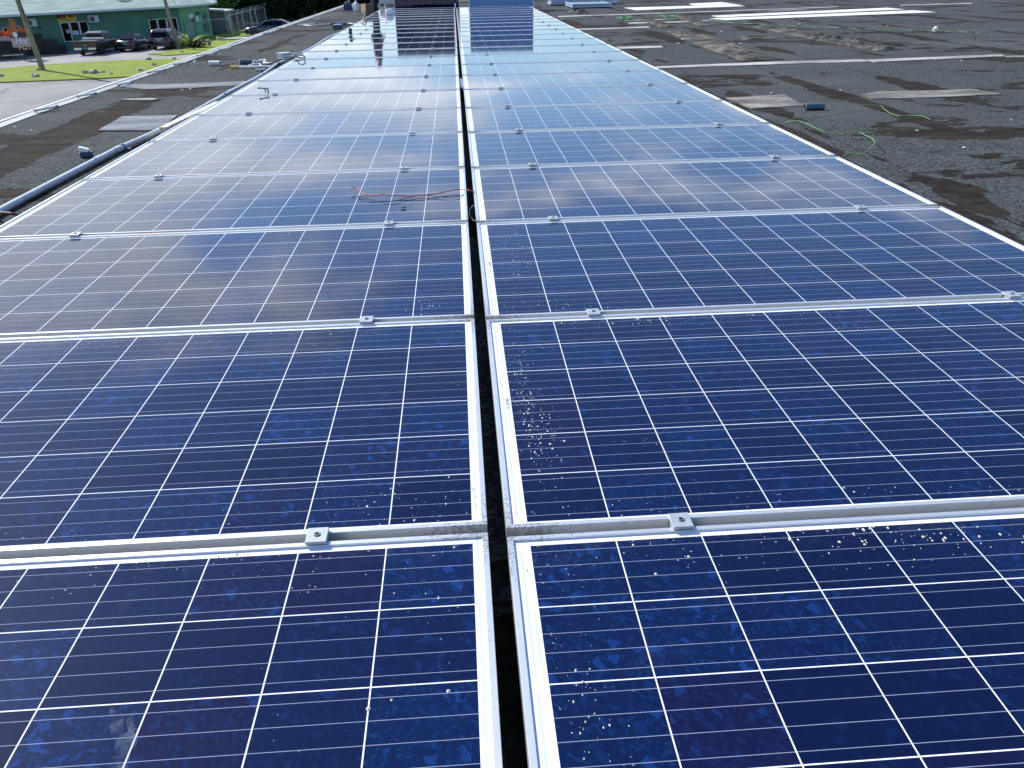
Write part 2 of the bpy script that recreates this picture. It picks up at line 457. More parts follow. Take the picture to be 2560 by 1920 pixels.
# patches of coating and felt (sub-parts of the roof)
def coat_mat(name, c, var, dirt=.5):
    m = bpy.data.materials.new(name); m.use_nodes = True
    t = N(m.node_tree); b = m.node_tree.nodes['Principled BSDF']
    oc = t.new('ShaderNodeTexCoord').outputs['Object']
    a = t.noise(t.vm('MULTIPLY', oc, (.6, 1.5, 1)), 2.2, 7, .7); f = t.noise(oc, 60, 4, .7)
    col = t.mix(t.step(a, .35, .65), tuple(v * (1 - var) for v in c), c)
    col = t.mix(t.mul(t.step(t.add(t.mul(f, .4), t.mul(a, .6)), .56, .42), dirt), col, (.05, .045, .04))
    t.t.links.new(col, b.inputs['Base Color']); b.inputs['Roughness'].default_value = .9; b.inputs['Specular IOR Level'].default_value = .1
    t.t.links.new(t.bump(t.add(f, a), .6, .012), b.inputs['Normal'])
    return m
C_WHITE = coat_mat('white_roof_coating', (.80, .80, .78), .12, .12)
C_GREY = coat_mat('grey_roof_patch', (.36, .35, .32), .5, .5)
C_STRIP = coat_mat('pale_seam_tape', (.50, .49, .46), .35, .5)
C_BLUE = coat_mat('blue_grey_patch', (.27, .29, .31), .3, .4)
PATCH = [
    (C_GREY, .012, [(1815, 246), (1961, 238), (2009, 265), (1878, 273)]),
    (C_STRIP, .008, [(1640, 168), (1813, 160), (2154, 149), (2170, 155), (1813, 166), (1640, 173)]),
    (C_STRIP, .008, [(2160, 151), (2502, 137), (2512, 142), (2188, 156)]),
    (C_STRIP, .012, [(2512, 142), (2640, 139), (2640, 143), (2520, 145)]),
    (C_GREY, .014, [(2152, 238), (2194, 231), (2439, 225), (2507, 237), (2268, 247), (2178, 249)]),
    (C_STRIP, .006, [(1540, 118), (1653, 116), (1659, 120), (1548, 123)]),
    (C_WHITE, .02, [(1562, 20), (1843, 12), (1862, 16), (1590, 26)]),
    (C_WHITE, .02, [(1723, 10), (1802, 6), (1840, 11.5), (1735, 14.5)]),
    (C_WHITE, .02, [(1779, 40), (2218, 20), (2261, 24), (1800, 44)]),
    (C_WHITE, .02, [(1777, 47), (2283, 26.5), (2340, 31), (1818, 51)]),
    (C_BLUE, .02, [(1917, 28), (1989, 23), (2026, 25), (1922, 30)]),
    (C_STRIP, .006, [(1395, 41), (1549, 36), (1800, 28), (2096, 17), (2096, 18.5), (1800, 30), (1549, 38.5), (1395, 43.5)]),
    (C_STRIP, .006, [(1571, 57), (1697, 54), (1780, 50), (1782, 52), (1697, 57), (1575, 60)]),
    (C_STRIP, .006, [(1440, 73), (1621, 67), (1625, 70), (1445, 76)]),
    (C_STRIP, .006, [(1560, 52), (1690, 47), (1690, 48.5), (1560, 54)]),
    (C_STRIP, .008, [(2250, 13), (2430, 8), (2430, 10), (2250, 15)]),
    (C_BLUE, .012, [(246, 328), (306, 293), (443, 290), (400, 328)]),
    (C_BLUE, .01, [(297, 213), (420, 212), (520, 208), (640, 204), (622, 213), (480, 222), (362, 225), (300, 218)]),
    (C_GREY, .02, [(300, 250), (330, 248), (380, 247), (395, 249), (380, 252), (330, 252)]),
]
for k, (m_, amp, px) in enumerate(PATCH):
    bm = bmesh.new(); P = [at(a, b, RZ)[:2] for a, b in px]
    slab(bm, ragged(P, amp, .06, k), RZ + .001, RZ + .0075 + .0006 * (k % 4))
    bpart('roof_patch', bm, m_, roof)

# lifted, wrinkled strips of old felt
M_FELT = coat_mat('peeling_brown_felt', (.19, .175, .155), .6, .9)
def wrinkle(left, right, h, seed):
    bm = bmesh.new(); n = 90; mrows = 14; V = []
    L = [at(a, b, RZ) for a, b in left]; R = [at(a, b, RZ) for a, b in right]
    def pl(P, u):
        u *= len(P) - 1; i = min(int(u), len(P) - 2); return P[i].lerp(P[i + 1], u - i)
    for i in range(n + 1):
        u = i / n; a = pl(L, u); b = pl(R, u); row = []
        for j in range(mrows + 1):
            v = j / mrows
            e = .10 * noise.noise(Vector((u * 22, seed, j > 7)))
            p = a.lerp(b, min(1, max(0, v + e * (1 - 2 * v) * 1.2)))
            f = max(0, min(1, min(v, 1 - v) * 6))
            z = h * f * (.30 + 1.7 * max(0, noise.noise(Vector((u * 26 + v * 1.5, v * 1.6, seed)))) + .5 * noise.noise(Vector((u * 80, v * 9, seed))))
            row.append(bm.verts.new((p.x, p.y, RZ + .003 + max(0, z) * (1 if 0 < i < n else 0))))
        V.append(row)
    for i in range(n):
        for j in range(mrows): bm.faces.new((V[i][j], V[i + 1][j], V[i + 1][j + 1], V[i][j + 1]))
    bmesh.ops.recalc_face_normals(bm, faces=bm.faces)
    bmesh.ops.solidify(bm, geom=bm.faces[:], thickness=.004)
    bpart('peeling_felt', bm, M_FELT, roof)
wrinkle([(1660, 80), (1741, 113), (1849, 154)], [(1726, 78), (1840, 112), (1960, 149)], .032, 1)
wrinkle([(1880, 68), (1967, 88), (2084, 111), (2193, 129)], [(1945, 68), (2040, 84), (2130, 99), (2250, 124)], .035, 5)
wrinkle([(1600, 52), (1625, 60), (1650, 70)], [(1635, 52), (1668, 62), (1690, 70)], .035, 9)
wrinkle([(1690, 44), (1720, 54), (1745, 66)], [(1722, 44), (1752, 54), (1785, 66)], .035, 12)
wrinkle([(1850, 92), (1860, 103)], [(1925, 92), (1955, 105)], .015, 17)
wrinkle([(2186, 108), (2230, 112)], [(2240, 106), (2330, 112)], .010, 21)
wrinkle([(1425, 28), (1440, 34)], [(1452, 27), (1476, 34)], .05, 23)

# ------------------------------------------------------------ solar panels
PW, PD, PITCH, FH, FL = 1.956, .987, 1.012, .040, .011
def panel_frame():
    bm = bmesh.new()
    # cross-section going round: outer bottom, outer top, inner top, inner glass seat
    pr = [(0, -FH), (0, -.0006), (.0006, 0), (FL - .0006, 0), (FL, -.0006), (FL, -.0045), (.0022, -.0045), (.0022, -FH + .002), (.026, -FH + .002), (.026, -FH)]
    rings = []
    for (cx, cy, sx, sy) in ((0, 0, 1, 1), (PW, 0, -1, 1), (PW, PD, -1, -1), (0, PD, 1, -1)):
        rings.append([bm.verts.new((cx + sx * d, cy + sy * d, z)) for d, z in pr])
    for i in range(4):
        A, B = rings[i], rings[(i + 1) % 4]
        for j in range(len(pr)): bm.faces.new((A[j], B[j], B[(j + 1) % len(pr)], A[(j + 1) % len(pr)]))
    bmesh.ops.recalc_face_normals(bm, faces=bm.faces)
    return bm
def droplets(bm, cx, cy, n, sx, sy, r0, r1):
    for _ in range(n):
        x = random.gauss(cx, sx); y = random.gauss(cy, sy)
        if not (.016 < x < PW - .016 and .016 < y < PD - .016): continue
        r = r0 + (r1 - r0) * random.random() ** 3
        a0 = random.random() * 6; el = 1 + .4 * random.random()
        k = 9
        c = bm.verts.new((x, y, -.0028 + r * .22)); ring = []
        for j in range(k):
            a = a0 + 2 * pi * j / k; rr = r * (.85 + .3 * random.random())
            ring.append(bm.verts.new((x + rr * cos(a), y + rr * el * sin(a), -.0042)))
        for j in range(k): bm.faces.new((ring[j], ring[(j + 1) % k], c))
M_DROP = mat('dried_droplets', (.62, .58, .50), .7, 0, .3, 90)
M_DROP2 = mat('dried_droplets_pale', (.62, .64, .66), .7, 0, .3, 90)
proto = empty('solar_panel', (0, 0, 0))
obj('frame', panel_frame(), M_FRAME, proto)
bm = bmesh.new(); slab(bm, [(.0025, .0025), (PW - .0025, .0025), (PW - .0025, PD - .0025), (.0025, PD - .0025)], -.0085, -.0046)
obj('cell_sheet', bm, M_CELL, proto)
bm = bmesh.new(); box(bm, (PW / 2, PD / 2, -.018), (.12, .14, .017)); obj('junction_box', bm, M_DARKHOLE, proto, bevel=.003)
XL = -.0350 - PW
first = True; panels = {}
for side, px0, yo in (('right', 0.0, 0.0), ('left', XL, .016)):
    for r in range(-2, 22):  # rearmost row is unseen, added to keep light out of the middle gap
        o = proto if first else copy_tree(proto); first = False
        rr = random.Random(r * 7 + (side == 'left') * 1000)
        o.location = (px0, r * PITCH + .0145 + yo * (1 if r < 8 else .5), 0)
        tl = .0022 if r > 1 else .0008
        o.rotation_euler = (rr.uniform(-tl, tl), rr.uniform(-tl, tl) * .35, rr.uniform(-.0006, .0006))
        extra = {-1: ', cut off by the picture', 21: ', nearest the upright panels'}.get(r, '')
        o['label'] = f'unseen blue solar panel, added to block light, under the photographer in the {side} column' if r < -1 else f'{ORD[r + 1]} blue solar panel from the camera in the {side} column{extra}'
        o['category'] = 'solar panel'; o['group'] = 'solar panels laid flat in two long columns'
        panels[side, r] = o
DR = {
    ('right', -1): ([(.66, .90, 34, .07, .035, .0009, .0034), (.60, .955, 9, .06, .010, .001, .0035), (.80, .925, 30, .07, .025, .0008, .0032), (1.05, .92, 30, .14, .03, .001, .004), (.34, .95, 18, .10, .02, .0006, .003),
                     (.085, .62, 60, .028, .12, .0006, .0022), (.09, .45, 30, .03, .08, .0007, .0028), (.05, .487, 2, .01, .01, .002, .004), (.30, .93, 16, .12, .03, .0006, .003)], M_DROP),
    ('right', 0): ([(.085, .42, 170, .022, .14, .0006, .0024), (.095, .33, 70, .03, .08, .0006, .0026), (.45, .95, 90, .18, .022, .0008, .0030), (.075, .72, 50, .02, .08, .0006, .002),
                    (.85, .05, 40, .35, .02, .0007, .0022), (.3, .06, 25, .15, .02, .0006, .002)], M_DROP2),
    ('right', 1): ([(.13, .55, 150, .05, .15, .0006, .0022), (.35, .94, 70, .14, .03, .0007, .0024), (.2, .1, 50, .10, .04, .0006, .002)], M_DROP2),
    ('left', -1): ([(1.86, .90, 14, .03, .06, .0008, .0030), (1.45, .95, 22, .18, .02, .0006, .003), (1.72, .65, 12, .10, .10, .0008, .003)], M_DROP2),
    ('left', 0): ([(1.80, .10, 60, .08, .05, .0007, .0026), (1.1, .955, 60, .35, .018, .0007, .0026), (1.4, .06, 30, .3, .02, .0006, .002)], M_DROP2),
    ('left', 1): ([(1.80, .12, 40, .06, .05, .0008, .0028), (.55, .94, 60, .30, .025, .0008, .003)], M_DROP2),
}
for key, (L, m_) in DR.items():
    bm = bmesh.new()
    for a in L: droplets(bm, *a)
    o = obj('dried_droplets', bm, m_, smooth=False, kind='stuff'); o.parent = panels[key]

def smudge_mat():
    m = mat('pale_smudge', (.30, .36, .46), .8, spec=0); t = N(m.node_tree); b = m.node_tree.nodes['Principled BSDF']
    oc = t.new('ShaderNodeTexCoord').outputs['Object']
    t.t.links.new(t.step(t.noise(oc, 28, 5, .7), .42, .72, .0, .17), b.inputs['Alpha']); return m
def stain(key, name, px, m_, amp=.004):
    o = panels[key]; bm = bmesh.new()
    for k, poly in enumerate(px):
        P = [(at(a, b, -.004) - o.location)[:2] for a, b in poly]
        slab(bm, ragged(P, amp, .006, k), -.0045, -.0042)
    s_ = obj(name, bm, m_, kind='stuff'); s_.parent = o
stain(('left', 2), 'rust_stain', [[(325, 586), (360, 580), (410, 578), (470, 576), (476, 580), (420, 583), (350, 588)]], mat('rust_orange_dust', (.34, .20, .10), .9, 0, .35, 60))
Z2 = lambda L: [(x / 2.212, 1200 + y / 2.212) for x, y in L]
stain(('left', -1), 'smudge', [Z2([(610, 1265), (655, 1268), (668, 1330), (665, 1405), (640, 1420), (612, 1330)]), Z2([(705, 1290), (770, 1265), (748, 1330), (765, 1385), (705, 1392), (688, 1340)]),
     Z2([(650, 1430), (728, 1385), (742, 1460), (705, 1500), (700, 1600), (618, 1600), (632, 1500)])],
     smudge_mat(), .010)

# rails under the panels, clamps in the seams
for i, (x, lab) in enumerate(((.318, 'inner rail under the right column of panels'), (1.61, 'outer rail under the right column of panels'),
                              (-.355, 'inner rail under the left column of panels'), (-1.60, 'outer rail under the left column of panels'))):
    r = empty('mounting_rail', (x, -1, RZ + .01), label='long aluminium ' + lab + ', seen in the seams', category='rail', group='mounting rails')
    bm = bmesh.new(); box(bm, (0, 11.72, .030), (.036, 23.5, .038)); obj('rail', bm, M_ALU, r)
    bm = bmesh.new()
    for k in range(12): box(bm, (.04, .4 + k * 2.02, .004), (.07, .05, .014))
    obj('foot', bm, M_ALU, r)
cl = empty('mid_clamp', (0, 0, 0))
bm = bmesh.new(); box(bm, (0, 0, .0037), (.038, .042, .0064)); box(bm, (-.0145, 0, -.015), (.006, .017, .034)); box(bm, (.0145, 0, -.015), (.006, .017, .034)); box(bm, (0, 0, .0011), (.0375, .0185, .002))
obj('plate', bm, mat('clamp_aluminium', (.40, .44, .48), .5, .3, .1, 60), cl, bevel=.0008)
bm = bmesh.new(); lathe(bm, [(.0060, .0068), (.0060, .0088), (.0052, .0096), (.0034, .0096), (.0034, .0074)], 18); b_ = obj('bolt', bm, M_STEEL, cl, smooth=False)
bm = bmesh.new(); cyl(bm, (0, 0, .0070), (0, 0, .0080), .0034, n=6); obj('socket', bm, M_DARKHOLE, b_)
firstc = True
for side, xin, xout, yo in (('right', .318, 1.616, 0), ('left', -.353, -1.602, .016)):
    for k in range(0, 22):
        for wh, x in (('inner', xin), ('outer', xout)):
            if wh == 'outer' and k == 0 and False: continue
            c = cl if firstc else copy_tree(cl); firstc = False
            rr = random.Random(k * 31 + hash(wh) % 5 * 0 + len(side) + (wh == 'inner') * 99)
            c.location = (x + rr.uniform(-.006, .006), k * PITCH + yo * (1 if k < 8 else .5), .0012)
            c.rotation_euler = (0, 0, rr.uniform(-.03, .03))
            c['label'] = f'small clamp on the {ORD[k]} seam from the camera, {side} panel column, {wh} side'
            c['category'] = 'clamp'; c['group'] = 'clamps holding the solar panels'
# a clamp left standing at the far end of the middle gap
t_ = empty('end_bracket', (-.018, 22.25, RZ), label='small upright metal bracket at the far end of the gap between the two panel columns', category='bracket')
bm = bmesh.new(); box(bm, (0, 0, .11), (.035, .05, .22)); box(bm, (0, -.05, .01), (.035, .12, .02)); obj('bracket', bm, M_ALU, t_, bevel=.003)
t_ = empty('pipe_coupling', (-.018, 6.75, -.045), label='grey blue plastic sleeve lodged in the gap between the panel columns', category='pipe piece')
bm = bmesh.new(); cyl(bm, (0, -.34, 0), (0, .34, 0), .0155, n=16); obj('sleeve', bm, M_PVC, t_, smooth=True)
bm = bmesh.new(); cyl(bm, (0, -.36, 0), (0, -.30, 0), .0172, n=16); obj('collar', bm, M_PVCD, t_, smooth=True)

# ------------------------------------------------------------ grey conduit along the left side
PZ = RZ + .022
pp = [(-170, 622), (0, 527), (244, 399), (293, 374), (407, 322), (524, 259), (575, 230), (651, 190), (694, 160), (724, 148), (752, 135), (787, 116), (808, 102), (827, 91), (855, 80), (881, 66)]
PP = [at(a, b, PZ) for a, b in pp]
con = empty('conduit_pipe', PP[0], label='long grey plastic conduit lying beside the left edge of the panels', category='conduit pipe')
def rel(P, o=con): return [p - o.location for p in P]
bm = bmesh.new(); tube(bm, rel(PP), .0185, 14, 8); obj('pipe', bm, M_PVC, con, smooth=True)
for a, b in ((244, 399), (293, 374), (575, 230), (651, 190), (787, 116), (524, 259)):
    p = at(a, b, PZ) - con.location; k = min(range(len(PP) - 1), key=lambda i: (PP[i] - at(a, b, PZ)).length)
    d = (PP[min(k + 1, len(PP) - 1)] - PP[max(k - 1, 0)]).normalized()
    bm = bmesh.new(); cyl(bm, p - d * .045, p + d * .045, .0215, n=16); obj('coupling', bm, M_PVC, con, smooth=False)
for a, b in ((305, 368), (655, 187), (560, 238)):
    p = at(a, b, PZ) - con.location
    bm = bmesh.new(); box(bm, p + Vector((.035, 0, -.012)), (.04, .02, .010)); cyl(bm, p + Vector((-.001, -.01, 0)), p + Vector((.001, .01, 0)), .024, n=16); obj('strap', bm, M_STEEL, con)

# wooden beam between conduit and panels
A = at(409, 328, RZ + .06); B = at(547, 262, RZ + .06)
d = (B - A); L_ = d.length
wb = empty('wooden_beam', (A.x, A.y, RZ), math.atan2(d.y, d.x), label='sunlit square wooden beam lying against the left edge of the panels', category='beam')
bm = bmesh.new(); box(bm, (L_ / 2, .0, .05), (L_, .055, .075)); obj('timber', bm, mat('pale_timber', (.72, .64, .54), .8, 0, .25, 14, .3, 90), wb, bevel=.004)

# white hold-down rods along the roof edge
RODS = [((88, 276), (141, 269)), ((195, 240), (238, 236)), ((297, 212), (330, 206)), ((372, 181), (410, 177)), ((436, 161), (468, 157)), ((494, 138), (538, 136)), ((549, 124), (578, 121)),
        ((690, 72), (712, 70)), ((660, 84), (680, 81)), ((745, 62), (790, 59)), ((785, 49), (800, 47))]
rod0 = None
for k, (a, b) in enumerate(RODS):
    P = at(*a, RZ + .03); Q = at(*b, RZ + .02); d = Q - P; L0 = .36
    if rod0 is None:
        r = rod0 = empty('tie_rod', P)
        bm = bmesh.new(); cyl(bm, (0, 0, 0), (L0, 0, 0), .010, n=10); obj('rod', bm, M_WHITE, r, smooth=True)
        bm = bmesh.new(); cyl(bm, (L0 - .02, 0, 0), (L0 + .03, 0, 0), .010, n=8); box(bm, (L0, 0, -.010), (.02, .02, .010)); obj('nut', bm, mat('rusty_steel', (.10, .08, .065), .7, .4), r)
        bm = bmesh.new(); box(bm, (0, 0, -.004), (.010, .022, .018)); cyl(bm, (-.012, -.015, -.03), (-.012, .015, .012), .004, n=6); obj('bracket', bm, mat('galvanised', (.40, .41, .40), .5, .5, .3, 20), r)
    else: r = copy_tree(rod0)
    r.location = P; r.rotation_euler = (0, 0, math.atan2(d.y, d.x)); s = d.length / L0; r.scale = (s, 1, 1)
    r['label'] = f'{ORD[k]} white tie rod along the roof edge from the left of the picture' if k < 7 else f'white tie rod on the far roof edge, {ORD[len(RODS) - k - 1]} from its far end'
    r['category'] = 'rod'; r['group'] = 'white rods along the roof edge'

# ------------------------------------------------------------ loose things on the roof
def pipe_piece(a, b, r, label, m=M_PVC, z=None, group='offcuts of grey pipe'):
    z = RZ + r if z is None else z
    P = at(*a, z + .002); Q = at(*b, z + .002); o = empty('pipe_offcut', P, label=label, category='pipe piece', group=group)
    d = Q - P; bm = bmesh.new(); n = 18
    ax, bx = frame_axes(d)
    rings = [[bm.verts.new(c + (ax * cos(2 * pi * j / n) + bx * sin(2 * pi * j / n)) * rr) for j in range(n)] for c, rr in ((Vector(), r * .8), (Vector(), r), (d, r), (d, r * .8))]
    for i in range(4):
        A_, B_ = rings[i], rings[(i + 1) % 4]
        for j in range(n): bm.faces.new((A_[j], A_[(j + 1) % n], B_[(j + 1) % n], B_[j]))
    bmesh.ops.recalc_face_normals(bm, faces=bm.faces)
    obj('tube', bm, m, o, smooth=False)
    bm = bmesh.new(); cyl(bm, -d.normalized() * .001, d.normalized() * .004, r * 1.03, n=18, cap=False); obj('cut_rim', bm, M_WHITE, o)
pipe_piece((2012, 267), (2060, 266), .024, 'short blue-grey pipe offcut lying by the grey patch right of the panels', M_PVCD)
pipe_piece((524, 158), (551, 158), .030, 'pale grey pipe offcut nearer the roof edge, left of the other offcut', M_PVC)
pipe_piece((600, 155), (630, 154), .030, 'dark grey pipe offcut behind the yellow-ended tool, right of the other offcut', M_PVCD)
o = empty('plastic_stub', at(490, 162, RZ), label='tiny upright pipe cap standing alone near the roof edge', category='cap')
bm = bmesh.new(); lathe(bm, [(.026, 0), (.026, .045), (.020, .05), (.018, .03)], 14); obj('cap', bm, M_PVC, o)
# little box near the conduit
o = empty('junction_cover', at(218, 392, RZ), .3, label='small white and dark blue plastic cover lying on the roof left of the conduit', category='cover')
bm = bmesh.new(); box(bm, (0, 0, .017), (.075, .05, .034)); obj('body', bm, mat('navy_plastic', (.03, .05, .10), .4), o, bevel=.004)
bm = bmesh.new(); box(bm, (-.01, .006, .046), (.06, .05, .024), Matrix.Rotation(.35, 3, 'Y')); obj('lid', bm, M_WHITE, o, bevel=.004)
# yellow ended tool and a jumble of fittings
P = at(577, 168, RZ + .02); Q = at(676, 166, RZ + .02)
o = empty('caulking_gun', P, math.atan2((Q - P).y, (Q - P).x), label='long white rod tool with a yellow end lying on the roof by the conduit', category='tool')
L_ = (Q - P).length
bm = bmesh.new(); cyl(bm, (.06, 0, 0), (L_, 0, 0), .012, n=10); box(bm, (L_ * .4, .018, 0), (L_ * .62, .008, .02)); obj('rod', bm, M_WHITE, o)
bm = bmesh.new(); cyl(bm, (0, 0, 0), (.09, 0, 0), .022, n=12); obj('end_cap', bm, mat('yellow_plastic', (.62, .45, .12), .5), o)
bm = bmesh.new(); tube(bm, [(.2, .02, 0), (.24, .10, .02), (.32, .12, .02), (.36, .04, 0)], .009, 6); obj('trigger', bm, M_WHITE, o)
FIT = [(648, 158, .10, .5), (664, 155, .08, 1.9), (672, 163, .09, -.4), (652, 178, .07, .2)]
fit0 = None
for k, (a, b, s, rz) in enumerate(FIT):
    if fit0 is None:
        f = fit0 = empty('pipe_fitting', (0, 0, 0))
        bm = bmesh.new(); tube(bm, [(-.05, 0, .018), (0, 0, .018), (.03, .02, .02), (.05, .06, .02)], .013, 8); obj('elbow', bm, M_WHITE, f, smooth=True)
        bm = bmesh.new(); cyl(bm, (-.065, 0, .018), (-.035, 0, .018), .019, n=10); obj('collar', bm, M_ALU, f)
    else: f = copy_tree(fit0)
    f.location = at(a, b, RZ); f.rotation_euler = (0, 0, rz); f.scale = (s * 12,) * 3
    f['label'] = ['white bent fitting farthest left of the jumble beside the conduit', 'white bent fitting at the back of the jumble beside the conduit',
                  'white bent fitting touching the dark cables beside the conduit', 'white bent fitting lying nearest the camera below the long white tool'][k]
    f['category'] = 'fitting'; f['group'] = 'white fittings beside the conduit'
# junction cluster on the conduit
o = empty('junction_box', at(712, 152, RZ), .8, label='grey junction box and connectors joined to the conduit by black cables', category='junction box')
bm = bmesh.new(); box(bm, (0, 0, .055), (.15, .11, .07)); obj('box', bm, mat('light_grey_plastic', (.55, .60, .63), .45), o, bevel=.008)
bm = bmesh.new(); box(bm, (0, 0, .096), (.16, .12, .010)); obj('lid', bm, M_PVC, o, bevel=.003)
for dx_ in (.16, .27, .36):
    bm = bmesh.new(); cyl(bm, (dx_, .02, .06), (dx_ + .08, .03, .05), .028, n=12); obj('connector', bm, mat('light_grey_plastic'), o)
M_BLK = mat('black_rubber', (.012, .012, .012), .5)
def wire(name, px, r, m, label, cat, group=None, zs=None, n=6):
    P = [at(q[0], q[1], (q[2] if len(q) > 2 else RZ + r + .002)) for q in px]
    o = empty(name, (P[0].x, P[0].y, min(p.z for p in P)), label=label, category=cat)
    if group: o['group'] = group
    bm = bmesh.new(); tube(bm, [p - o.location for p in P], r, n, 8); obj('strand', bm, m, o, smooth=True)
    return o
wire('cable', [(640, 168), (672, 160, -.08), (700, 150, -.06), (735, 145, -.04), (752, 139, -.05), (744, 143, -.02), (716, 148, -.02), (713, 143, .0), (730, 141, .02), (760, 146, .0)], .007, M_BLK, 'black cable looping over the junction box and along the conduit', 'cable')
wire('cable', [(737, 144, -.03), (745, 138, .04), (757, 139, .04), (762, 145, .01), (745, 152, -.03)], .007, M_BLK, 'short black cable loop behind the junction box, curling over the panel edge', 'cable')
wire('cable', [(652, 178), (665, 172), (690, 165), (700, 155, -.06)], .008, M_BLK, 'black cable running from the nearest white fitting to the conduit', 'cable')
wire('cable', [(893, 63, -.09), (894, 50, -.03), (903, 44, .05), (912, 47, .05), (917, 55, -.04), (905, 60, -.08)], .010, M_BLK, 'black cable standing in a loop beside the cardboard box', 'cable')
wire('cable', [(-40, 520), (0, 530, -.05), (30, 534, -.04), (55, 541, -.07), (70, 556, -.11)], .006, mat('dark_red_cable', (.10, .02, .015), .5), 'dark cable crossing the conduit at the left edge of the picture', 'cable')
wire('cable', [(835, 76), (850, 70), (868, 65, -.09), (880, 62)], .008, M_BLK, 'thin black cable from the dark box to the conduit end', 'cable')
M_GRN = mat('green_wire', (.13, .33, .10), .6)
z_ = RZ + .004
wire('ground_wire', [(2111, 388, z_), (2130, 383, .0 + z_), (2155, 385, z_), (2170, 375, z_ + .02), (2186, 358, z_ + .05), (2179, 345, z_ + .05), (2163, 338, z_ + .03), (2148, 331, z_), (2120, 332, z_ + .01), (2085, 336, z_),
                     (2050, 325, z_ + .02), (2010, 306, z_ + .04), (1985, 302, z_ + .03), (1966, 306, z_ + .01), (1962, 308, z_), (1972, 302, z_ + .01), (1998, 293, z_ + .02), (2050, 292, z_), (2075, 288, z_), (2110, 273, z_ + .02), (2150, 263, z_ + .03), (2198, 263, z_ + .02), (2210, 272, z_ + .01), (2228, 284, z_), (2252, 290, z_), (2270, 288, z_), (2305, 290, z_ + .01), (2327, 299, z_ + .01)], .0024, M_GRN,
     'bright green wire looping on the roof beside the right edge of the panels', 'wire')
far = [(1780, 51)]
for k in range(44):
    a = 1790 + k * 15.3; base = 52 + (k / 44) ** .7 * 30 * (1 if k < 30 else .98)
    hump = max(0, noise.noise(Vector((k * .55, 2.3, 0))) - .18) * .55
    far.append((a, base - .0, RZ + .006 + hump * .45))
wire('ground_wire', far, .0032, M_GRN, 'long wavy green wire trailing across the far right of the roof', 'wire')
def tangle(cx, cy, w_, h_, seed, label):
    rr = random.Random(seed); P = []
    for k in range(26):
        a = k * 1.9 + rr.random(); P.append((cx + cos(a) * w_ * rr.uniform(.3, 1), cy + sin(a) * h_ * rr.uniform(.3, 1), RZ + .01 + rr.random() * .09))
    wire('ground_wire', P, .0032, M_GRN, label, 'wire', n=5)
tangle(1562, 43, 24, 4, 3, 'tangled heap of green wire on the roof, nearer the panels')
tangle(1670, 40, 32, 4, 8, 'tangled heap of green wire beside the lifted felt, farther from the panels')
# reddish and black wires on the left panels
M_RED = mat('red_wire', (.42, .04, .03), .45)
wr = [(1190, 483, -.02), (1180, 477, .012), (1165, 475, .014), (1142, 474, .010), (1100, 482, .006), (1050, 489, .008), (1010, 490, .006), (960, 487, .012), (925, 489, .012), (905, 482, .016), (894, 470, .018), (886, 468, .016), (877, 475, .016)]
wire('wire', wr, .0021, M_RED, 'thin red wire lying across a left panel from the middle gap', 'wire')
wr = [(1163, 482, -.01), (1150, 490, .003), (1110, 493, .003), (1060, 488, .003), (1020, 494, .003), (985, 503, .003), (950, 500, .003), (918, 490, .003), (892, 490, .003), (877, 475, .014)]
wire('wire', wr, .0015, M_BLK, 'thin black wire lying beside the red wire on a left panel', 'wire')
wire('wire', [(1186, 512, -.02), (1175, 522, -.02), (1174, 535, -.02), (1180, 547, -.02), (1189, 553, -.02)], .0012, mat('pale_wire', (.25, .25, .26), .5), 'fine pale wire looping out of the gap between the columns', 'wire')
o = empty('terminal_clip', at(1007, 521, -.002), .1, label='tiny green clip lying on a left panel below the red wire', category='clip')
bm = bmesh.new(); box(bm, (0, 0, .004), (.017, .006, .006)); obj('body', bm, mat('dull_green_plastic', (.10, .22, .14), .5), o, bevel=.001)
bm = bmesh.new(); cyl(bm, (.008, 0, .004), (.014, .001, .004), .0035, n=8); obj('pin', bm, M_BLK, o)
# loose clamp hardware on the left panel
o = empty('loose_clamp', at(664, 232, 0), .2, label='loose metal bolt and bracket lying on a left panel', category='hardware')
bm = bmesh.new(); cyl(bm, (-.07, 0, .055), (.03, .01, .045), .007, n=8); cyl(bm, (-.075, 0, .055), (-.062, 0, .054), .014, n=6); obj('bolt', bm, M_STEEL, o)
bm = bmesh.new(); box(bm, (.03, 0, .025), (.014, .03, .06)); box(bm, (.005, 0, .045), (.05, .03, .008)); box(bm, (.0, .02, .02), (.012, .012, .04)); obj('bracket', bm, mat('dull_steel', (.12, .14, .17), .45, .5), o, bevel=.002); o.scale = (.75,) * 3
o = empty('loose_bracket', at(877, 87, 0), .2, label='small dark blue bracket standing on the far left panels', category='bracket')
bm = bmesh.new(); box(bm, (0, 0, .05), (.05, .05, .10)); box(bm, (-.03, 0, .03), (.04, .04, .012)); obj('body', bm, mat('navy_plastic'), o, bevel=.004)
